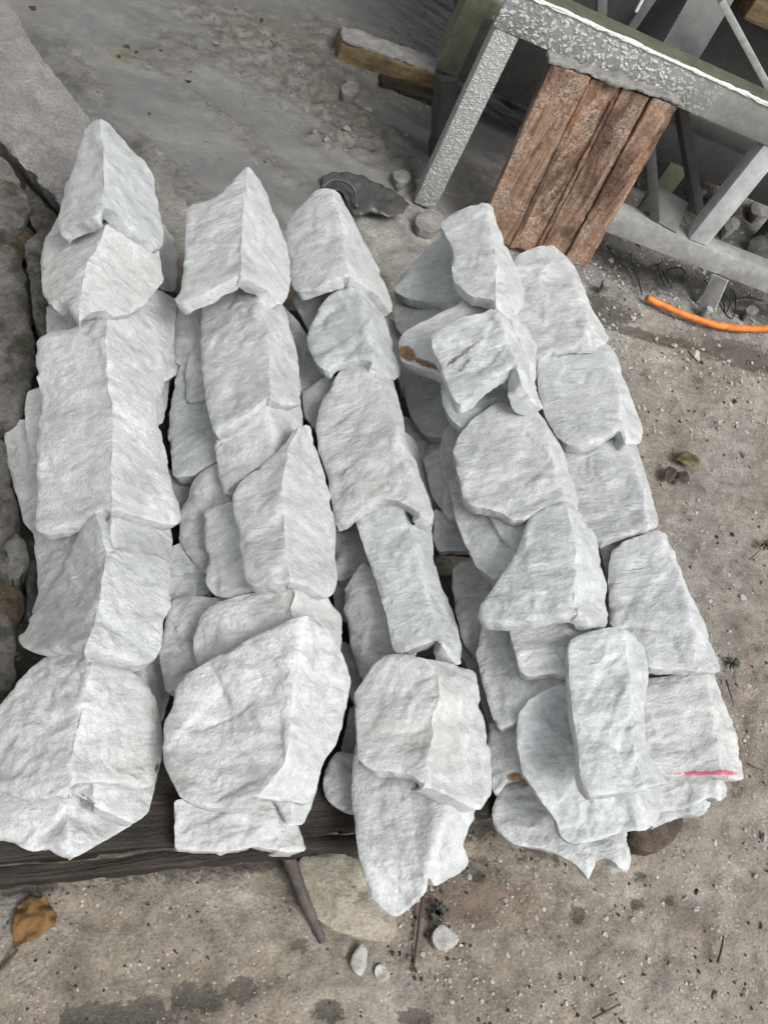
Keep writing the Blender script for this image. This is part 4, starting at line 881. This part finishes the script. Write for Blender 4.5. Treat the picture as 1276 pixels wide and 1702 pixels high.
for i, (lb_, ol, z, m) in enumerate(RK):
    cxr = sum(p[0] for p in ol) / len(ol); ys_ = [p[1] for p in ol]
    stone('bank_rock' if i == 0 else 'bank_rock.%03d' % i, ol, [(cxr, min(ys_)), (cxr + 4, max(ys_))], (z + .02, z + .02), 14, 12, lb_, 'rock', 'rubble rocks on the bank', T=.2, seed=320 + i, amp=1.5, mat=m, step=5.5, jag=2.2, crest=0, chamf=2.2, buf=False)

# ------------------------------------------------------------------ loose rocks round the pallet
stone('flat_rock', [(492,1450),(500,1425),(560,1412),(620,1440),(655,1500),(664,1548),(650,1566),(610,1560),(560,1548),(520,1520),(500,1490)], [(580,1410),(590,1570)], (.035,.03), 6, 6, 'flat beige rock half buried under the ragged pointed stone', 'rock', None, T=.05, seed=401, amp=1.9, mat=BEIGE_ROCK, step=6, crest=0, chamf=1.5, buf=False)
stone('red_rock', [(1052,1365),(1090,1350),(1135,1350),(1137,1372),(1118,1400),(1092,1417),(1060,1410),(1045,1395)], [(1085,1345),(1095,1417)], (.05,.05), 10, 10, 'reddish brown rock under the near end of the outermost row', 'rock', None, T=.05, seed=402, amp=.8, mat=RED_ROCK, step=5, crest=0, chamf=1.5, buf=False)
stone('white_chip', [(722,1545),(735,1535),(752,1546),(766,1557),(760,1572),(742,1581),(728,1578),(718,1562)], [(738,1530),(744,1585)], (.03,.028), 10, 22, 'largest loose white chip on the bare ground in front', 'stone chip', None, T=.025, seed=403, amp=2.2, mat=CHIP, step=4, crest=.3, buf=False)
stone('white_chip.001', [(585,1590),(603,1566),(614,1580),(612,1600),(604,1624),(590,1618),(583,1606)], [(600,1560),(598,1625)], (.022,.02), 14, 14, 'long pale splinter below the flat beige rock', 'stone chip', None, T=.018, seed=404, amp=2.2, mat=CHIP, step=4, crest=.3, buf=False)
stone('white_chip.002', [(622,1608),(634,1600),(647,1610),(648,1628),(636,1632),(624,1622)], [(634,1598),(636,1634)], (.018,.018), 12, 12, 'rounded white chip beside the long pale splinter', 'stone chip', None, T=.015, seed=405, amp=2.2, mat=CHIP, step=4, crest=.2, buf=False)
stone('grey_cobble', [(652,286),(668,278),(684,286),(684,298),(672,304),(656,298)], [(668,276),(670,306)], (.055,.05), 14, 14, 'pale lump of stone lying in the dark mud beside the limed leg', 'rock', None, T=.04, seed=406, amp=.6, mat=CHIP_G, step=4, crest=.2, buf=False)
stone('grey_cobble.001', [(566,142),(582,132),(596,138),(597,152),(586,160),(570,156)], [(581,130),(582,162)], (.05,.05), 10, 10, 'round grey lump in the mud below the muddy timber', 'rock', None, T=.04, seed=407, amp=.7, mat=CHIP_G, step=4, crest=0, buf=False)
stone('dried_crust', [(690,360),(708,345),(735,352),(742,372),(720,385),(695,378)], [(715,340),(716,386)], (.03,.03), 8, 8, 'crumbly grey crust of lime round the foot of the limed leg', 'crust', None, T=.03, seed=408, amp=1.6, mat=CONCRETE, step=4, crest=0, buf=False)

# ------------------------------------------------------------------ timber in the mud, plastic sheet, hose, wires
a = P(556, 105, .0); b = P(735, 165, .0)
TM = empty('mud_timber', tuple(a)); tag(TM, 'thick brown timber block lying in the mud with a crust on top', 'timber')
d_ = (b - a) / np.linalg.norm(b - a); sdv = np.cross(EZ, d_)
solid('beam', [(a, d_, sdv, EZ, (0, .0, -.03), (np.linalg.norm(b - a), .12, .075))], TIMBER, TM, .008, .004, 5, 71)
solid('mud_crust', [(a, d_, sdv, EZ, (.002, .008, .0755), (np.linalg.norm(b - a), .115, .088))], MUDCAP, TM, .004, .007, 6, 72)
a = P(628, 155, .0); b = P(760, 195, .0); d_ = (b - a) / np.linalg.norm(b - a); sdv = np.cross(EZ, d_)
o = solid('dark_bar', [(a, d_, sdv, EZ, (0, 0, -.01), (np.linalg.norm(b - a), .07, .04))], PALLET, None, .005, .004, 5, 73); tag(o, 'dark wet wooden bar between the mud and the muddy timber', 'bar')

hose_px = [(1074, 495, .03), (1100, 507, .03), (1130, 520, .03), (1165, 533, .03), (1200, 542, .03), (1240, 546, .03), (1290, 543, .03), (1360, 520, .03)]
o = tube('orange_hose', smooth_path(pp(hose_px), 6), .0125, ORANGE, None, 14); tag(o, 'bright orange hose lying on the ground in front of the steel table', 'hose')
o = tube('orange_hose.001', smooth_path(pp([(1120, 225, .06), (1150, 256, .05), (1175, 276, .04), (1205, 290, .04), (1240, 296, .04), (1330, 280, .04)]), 6), .02, ORANGE_D, None, 12); tag(o, 'dusty orange hose behind the steel table, in the shade', 'hose')
rw = random.Random(5)
w1 = [(1008, 408, .02), (1020, 425, .03), (1040, 440, .03), (1062, 446, .02), (1085, 442, .03), (1100, 436, .05)]
w2 = [(1048, 420, .05), (1050, 440, .02), (1060, 465, .01), (1066, 490, .01)]
w3 = [(1100, 450, .03), (1110, 470, .03), (1125, 463, .04), (1138, 455, .05), (1130, 445, .06), (1112, 447, .05), (1108, 458, .04), (1116, 478, .02), (1104, 474, .02), (1096, 455, .02), (1092, 438, .05)]
w4 = [(1170, 465, .06), (1185, 485, .04), (1200, 500, .03), (1205, 520, .02), (1212, 500, .03), (1198, 485, .05), (1195, 505, .02), (1215, 530, .02), (1222, 495, .03), (1212, 480, .05)]
w5 = [(1190, 492, .02), (1215, 498, .02), (1240, 494, .03), (1265, 500, .02)]
for k, (w, lb_) in enumerate(((w1, 'thin black wire sagging under the lower rail beside the board'), (w2, 'short black wire hanging down to the dark ground by the board'), (w3, 'black wire looped in a knot under the lower rail'), (w4, 'tangle of black wire above the orange hose'), (w5, 'straight length of black wire lying past the wire tangle'))):
    o = tube('wire' if k == 0 else 'wire.%03d' % k, smooth_path(pp(w), 6), .0026, BLACK, None, 6); tag(o, lb_, 'wire', 'black wires under the machine')

def sheet(name, px_outline, zf, mat, label, cat, seed, amp, step=5, thick=.003):
    poly = densify(px_outline, step, seed, 1.0); lo = poly.min(0); hi = poly.max(0)
    gx, gy = np.meshgrid(np.arange(lo[0], hi[0], step), np.arange(lo[1], hi[1], step)); gx = gx.ravel(); gy = gy.ravel()
    ok = inside(poly, gx, gy) & (pdist(poly, gx, gy) > step * .5); pts = np.concatenate([poly, np.stack([gx, gy], 1)[ok]]); n0 = len(poly)
    r = delaunay_2d_cdt([Vector(p) for p in pts], [(i, (i + 1) % n0) for i in range(n0)], [], 1, 1e-4)
    V2 = np.array([tuple(v) for v in r[0]]); W = P(V2[:, 0], V2[:, 1], 0 * V2[:, 0])
    db = np.clip(pdist(poly, V2[:, 0], V2[:, 1]) / 14, 0, 1)
    q = W * 1.0; q[:, 0] *= .6
    h = zf + amp * (np.abs(fbm(q * 16, seed, 3)) * (.3 + .7 * db)) + .006 * fbm(W * 60, seed + 3, 2)
    W = W + EZ * h[:, None]; F = [tuple(f) for f in r[2]]; n = len(W)
    o = mesh_obj(name, W, F, mat); md = o.modifiers.new('thickness', 'SOLIDIFY'); md.thickness = thick
    return tag(o, label, cat)
sheet('plastic_sheet', [(530,308),(548,296),(570,298),(600,308),(632,318),(655,335),(676,350),(664,366),(640,372),(612,360),(595,372),(582,366),(572,345),(556,330),(538,335)], .02, TARP, 'crumpled dark plastic sheet behind the middle row', 'plastic sheet', 501, .03)
tube('twig', smooth_path(pp([(535, 312, .07), (552, 299, .085), (575, 302, .08), (590, 318, .06), (592, 345, .04)]), 6), .006, TARP)
tag(bpy.data.objects['twig'], 'dark plastic strap arched over the crumpled sheet', 'strap'); bpy.data.objects['twig'].name = 'plastic_strap'

# ------------------------------------------------------------------ sticks, twigs, leaves
def flat_leaf(name, px, mat, label, seed, z=.012, amp=.015, group=None):
    o = sheet(name, px, z, mat, label, 'leaf', seed, amp, 3, .0012)
    if group: o['group'] = group
flat_leaf('fallen_leaf', [(25,1580),(20,1548),(30,1508),(50,1492),(66,1496),(74,1490),(84,1510),(95,1525),(90,1545),(76,1550),(60,1562),(40,1570)], LEAF_Y, 'yellow-brown dead leaf on the ground below the pallet corner', 510, amp=.006)
flat_leaf('fallen_leaf.001', [(1120,766),(1128,756),(1140,754),(1150,762),(1154,776),(1146,781),(1130,774)], LEAF_O, 'olive green leaf on the open ground right of the stones', 511)
flat_leaf('fallen_leaf.002', [(1098,785),(1106,779),(1120,784),(1126,790),(1122,796),(1108,806),(1098,800)], LEAF_D, 'dark rotten leaf, left one of a pair', 512)
flat_leaf('fallen_leaf.003', [(1120,790),(1132,786),(1140,798),(1136,810),(1124,810),(1116,802)], LEAF_D, 'dark rotten leaf, right one of a pair', 513)
def stick(name, px, r0, r1, mat, label, group=None):
    p = smooth_path(pp(px), 6); o = tube(name, p, np.linspace(r0, r1, len(p)), mat, None, 7); tag(o, label, 'twig' if 'twig' in name else 'stick', group)
stick('stick', [(468, 1395, .06), (485, 1440, .035), (508, 1500, .02), (528, 1545, .012), (536, 1566, .008)], .013, .006, STICK, 'straight grey stick propped against the pallet edge')
stick('twig', [(705, 1478, .03), (698, 1520, .012), (692, 1570, .01), (686, 1615, .008)], .0035, .002, TWIG, 'long dark twig hanging below the pointed stone')
stick('twig.001', [(0, 1612, .01), (18, 1592, .014), (30, 1578, .02)], .003, .002, TWIG, 'dark leaf stalk at the picture edge below the pallet')
stick('twig.002', [(1192, 1600, .012), (1197, 1582, .014), (1202, 1556, .01)], .003, .0015, TWIG, 'short black twig upright on the open ground at lower right')
stick('twig.003', [(985, 1692, .01), (1005, 1682, .014), (1030, 1668, .012)], .0022, .0012, TWIG, 'thin bent twig near the bottom edge')
stick('twig.004', [(1206, 1130, .01), (1212, 1150, .016), (1219, 1172, .01)], .0022, .0012, TWIG, 'thin twig beside the tall pale stone of the outermost row')
stick('twig.005', [(1240, 1268, .01), (1252, 1275, .014), (1266, 1280, .01)], .0022, .0012, TWIG, 'thin twig just right of the red-striped stone')
stick('twig.006', [(1012, 1655, .01), (1024, 1650, .012)], .0016, .001, TWIG, 'tiny twig above the bent twig near the bottom edge')
def weed(name, px, py, sz, seed, label):
    r = random.Random(seed); VV = []; FF = []; b = 0; c = P(px, py, 0)
    for k in range(9):
        a_ = r.uniform(0, 6.28); L = sz * r.uniform(.5, 1.1); w = L * .3; tip = c + np.array([math.cos(a_) * L, math.sin(a_) * L, r.uniform(.004, .02)]); md = (c + tip) / 2 + EZ * .012
        sdw = np.array([-math.sin(a_), math.cos(a_), .2]) * w
        V = [c + EZ * .004, md + sdw, tip, md - sdw, md + EZ * .003]; VV += V
        FF += [(b, b + 4, b + 1), (b + 1, b + 4, b + 2), (b, b + 3, b + 4), (b + 3, b + 2, b + 4)]; b += 5
    o = mesh_obj(name, np.array(VV), FF, GREEN); md = o.modifiers.new('thickness', 'SOLIDIFY'); md.thickness = .0012
    tag(o, label, 'weed', 'small weeds on the open ground')
weed('weed', 1266, 909, .022, 1, 'small dark green weed at the picture edge, level with the pyramid stone')
weed('weed.001', 1212, 1106, .024, 2, 'withered weed tuft beside the tall pale outer stone')
weed('weed.002', 722, 1518, .022, 3, 'withered tuft just right of the pointed stone tip')
stick('twig.007', [(1244, 930, .008), (1254, 922, .014), (1264, 912, .012)], .002, .0012, GREEN, 'curved green stalk of the weed at the picture edge')

# ------------------------------------------------------------------ loose chips one can point at
def hull(seed, flat=.6):
    r = np.random.default_rng(seed); p = r.normal(size=(11, 3)); p /= np.linalg.norm(p, axis=1)[:, None]; p *= r.uniform(.75, 1.1, (11, 1)); p[:, 2] *= flat; p[:, 0] *= r.uniform(.8, 1.3)
    bm = bmesh.new(); vs = [bm.verts.new(q) for q in p]; g = bmesh.ops.convex_hull(bm, input=vs)
    for v in [v for v in bm.verts if not v.link_faces]: bm.verts.remove(v)
    bmesh.ops.recalc_face_normals(bm, faces=bm.faces)
    bm.verts.index_update(); V = np.array([v.co[:] for v in bm.verts]); F = [tuple(v.index for v in f.verts) for f in bm.faces]; bm.free(); return V, F
HULLS = [hull(k, .5 + .06 * (k % 5)) for k in range(14)]
CH = {'w': ('white_pebble', CHIP, 'small white stone chip on the bare ground', 'white chips scattered on the bare ground'),
      'g': ('grey_pebble', CHIP_G, 'small grey pebble on the bare ground', 'grey pebbles scattered on the bare ground'),
      'd': ('dark_pebble', CHIP_D, 'small dark brown crumb on the bare ground', 'dark crumbs scattered on the bare ground'),
      'm': ('mud_chip', CHIP_G, 'small pale chip stuck in the grey mud', 'pale chips stuck in the grey mud'),
      'k': ('mud_crumb', CHIP_D, 'small dark crumb lying on the grey mud', 'dark crumbs lying on the grey mud')}
CHIPS = [(834,1426,9,'w'),(784,1456,8,'w'),(852,1489,6,'w'),(957,1494,6,'w'),(1005,1486,5,'w'),(1010,1526,7,'w'),(1055,1526,8,'w'),(1107,1501,8,'w'),(1142,1491,8,'w'),(1160,1509,8,'w'),(1188,1474,7,'w'),(1213,1476,6,'w'),(1253,1454,8,'w'),(1268,1391,14,'w'),(1255,1326,9,'w'),(1238,1228,7,'w'),(1007,1554,7,'w'),(821,1569,8,'w'),(679,1592,9,'g'),(969,1609,5,'w'),(977,1627,6,'g'),(949,1633,5,'w'),(942,1667,7,'w'),(819,1652,5,'w'),(764,1657,4,'w'),(1085,1594,8,'w'),(1240,1647,10,'w'),(1188,1654,10,'g'),(1270,1537,10,'g'),(1032,1672,5,'w'),
 (1233,994,10,'w'),(1255,984,8,'g'),(1270,969,8,'g'),(1122,573,8,'w'),(1152,593,13,'w'),(1140,600,8,'w'),(1052,527,8,'w'),(1235,756,8,'g'),(1193,889,7,'d'),(1220,886,6,'d'),(1218,670,6,'d'),(1165,605,6,'d'),(1160,1481,7,'d'),(1198,1190,6,'d'),(1150,1335,7,'d'),(1075,1620,6,'d'),(880,1640,5,'d'),(1130,640,5,'w'),(1180,625,7,'w'),(1210,640,6,'w'),(1090,560,7,'w'),(1070,600,6,'w'),(1105,620,5,'w'),(1240,720,6,'w'),(1130,700,5,'d'),(1095,690,5,'w'),(1160,850,5,'w'),(1255,850,5,'w'),(1180,1000,6,'w'),(1210,1050,6,'w'),(1225,1080,5,'g'),(1245,1140,6,'w'),(1240,1380,6,'w'),(1190,1400,7,'w'),(1215,1425,6,'w'),(1160,1440,6,'w'),
 (313,128,8,'m'),(346,151,4,'m'),(345,188,5,'m'),(471,188,7,'m'),(544,236,12,'m'),(537,248,9,'m'),(567,236,11,'m'),(517,233,9,'m'),(356,83,10,'m'),(609,193,10,'m'),(459,329,5,'m'),(311,281,7,'m'),(366,273,5,'m'),(480,165,6,'m'),(500,215,6,'m'),(420,140,6,'m'),(398,105,6,'m'),(340,245,5,'m'),(430,75,7,'m'),
 (311,143,9,'k'),(246,198,6,'k'),(431,45,8,'k'),(55,25,11,'k'),(210,92,7,'k'),(196,104,7,'k'),(225,100,6,'k'),(265,100,5,'k'),(650,1585,8,'d'),(645,1575,5,'d')]
cnt = {}; rc = np.random.default_rng(9)
for (x, y, sz, kd) in CHIPS:
    nm, m, lb_, gr = CH[kd]; c = P(x, y, 0); s0 = np.linalg.norm(P(x + 1, y, 0) - c) * sz * .62
    V, F = HULLS[rc.integers(14)]; a_ = rc.uniform(0, 6.28); R2 = np.array([[math.cos(a_), -math.sin(a_), 0], [math.sin(a_), math.cos(a_), 0], [0, 0, 1]])
    zz = float(slurry_z(np.array([c[0]]), np.array([c[1]]))[0] if kd in 'mk' else ground_z(np.array([c[0]]), np.array([c[1]]))[0])
    W_ = (V @ R2.T) * s0 + c + EZ * (zz + s0 * .3)
    k = cnt.get(nm, 0); cnt[nm] = k + 1
    tag(mesh_obj(nm if k == 0 else '%s.%03d' % (nm, k), W_, F, m, smooth=False), lb_, 'chip', gr)

# ------------------------------------------------------------------ grit too small to count
def grit(name, regions, mat, seed, zfun):
    r = np.random.default_rng(seed); VV = []; FF = []; b = 0
    for (x0, y0, x1, y1, n, lo, hi) in regions:
        xs = r.uniform(x0, x1, n); ysr = r.uniform(y0, y1, n); c = P(xs, ysr, 0 * xs)
        dens = fbm(c * 7, seed, 3) + r.uniform(-.5, .5, n); c = c[dens > -.1]
        zz = zfun(c[:, 0], c[:, 1]); sz = lo + (hi - lo) * r.power(.45, len(c)) ** 2.2
        for p, z_, s_ in zip(c, zz, sz):
            V, F = HULLS[r.integers(14)]; a_ = r.uniform(0, 6.28); ca, sa = math.cos(a_), math.sin(a_)
            W_ = np.stack([V[:, 0] * ca - V[:, 1] * sa, V[:, 0] * sa + V[:, 1] * ca, V[:, 2]], 1) * s_ + p + EZ * (z_ + s_ * .25)
            VV.append(W_); FF += [tuple(i + b for i in f) for f in F]; b += len(V)
    o = mesh_obj(name, np.concatenate(VV), FF, mat, smooth=False); return o
GR = [(960, 430, 1330, 720, 2600, .0014, .010), (1050, 700, 1330, 1300, 1300, .001, .006), (660, 1380, 1330, 1760, 2200, .0008, .006), (-40, 1440, 680, 1760, 500, .0006, .003), (1000, 300, 1330, 470, 500, .002, .014), (560, 360, 760, 430, 200, .0015, .006), (-60, 240, 90, 1180, 500, .001, .008)]
tag(grit('gravel_grit', GR, CHIP, 21, ground_z), 'fine pale stone grit strewn over the bare ground', 'grit', kind='stuff')
GD = [(1000, 430, 1330, 720, 1200, .001, .006), (1050, 700, 1330, 1300, 1300, .0008, .0055), (660, 1380, 1330, 1760, 1900, .0006, .005), (-40, 1440, 680, 1760, 600, .0006, .0035), (1000, 300, 1330, 470, 300, .002, .01), (-60, 240, 90, 1180, 400, .001, .006)]
tag(grit('dirt_crumbs', GD, CHIP_D, 22, ground_z), 'fine dark crumbs of dirt over the bare ground', 'crumbs', kind='stuff')
GM = [(380, 20, 720, 280, 700, .002, .010), (200, 230, 360, 350, 250, .001, .006), (80, 60, 330, 160, 120, .001, .005)]
tag(grit('mud_grit', GM, CHIP_G, 23, slurry_z), 'grey grit and crumbs settled in the mud basin', 'grit', kind='stuff')

# ------------------------------------------------------------------ unseen slab added over the machine and mud basin to darken that end
o = solid('added_shade_slab', [((0, 0, 0), BX, BY, EZ, (-3.0, 3.0, 2.35), (6.5, 9.0, 2.42))], DARK_MID, None, .005)
o['kind'] = 'structure'
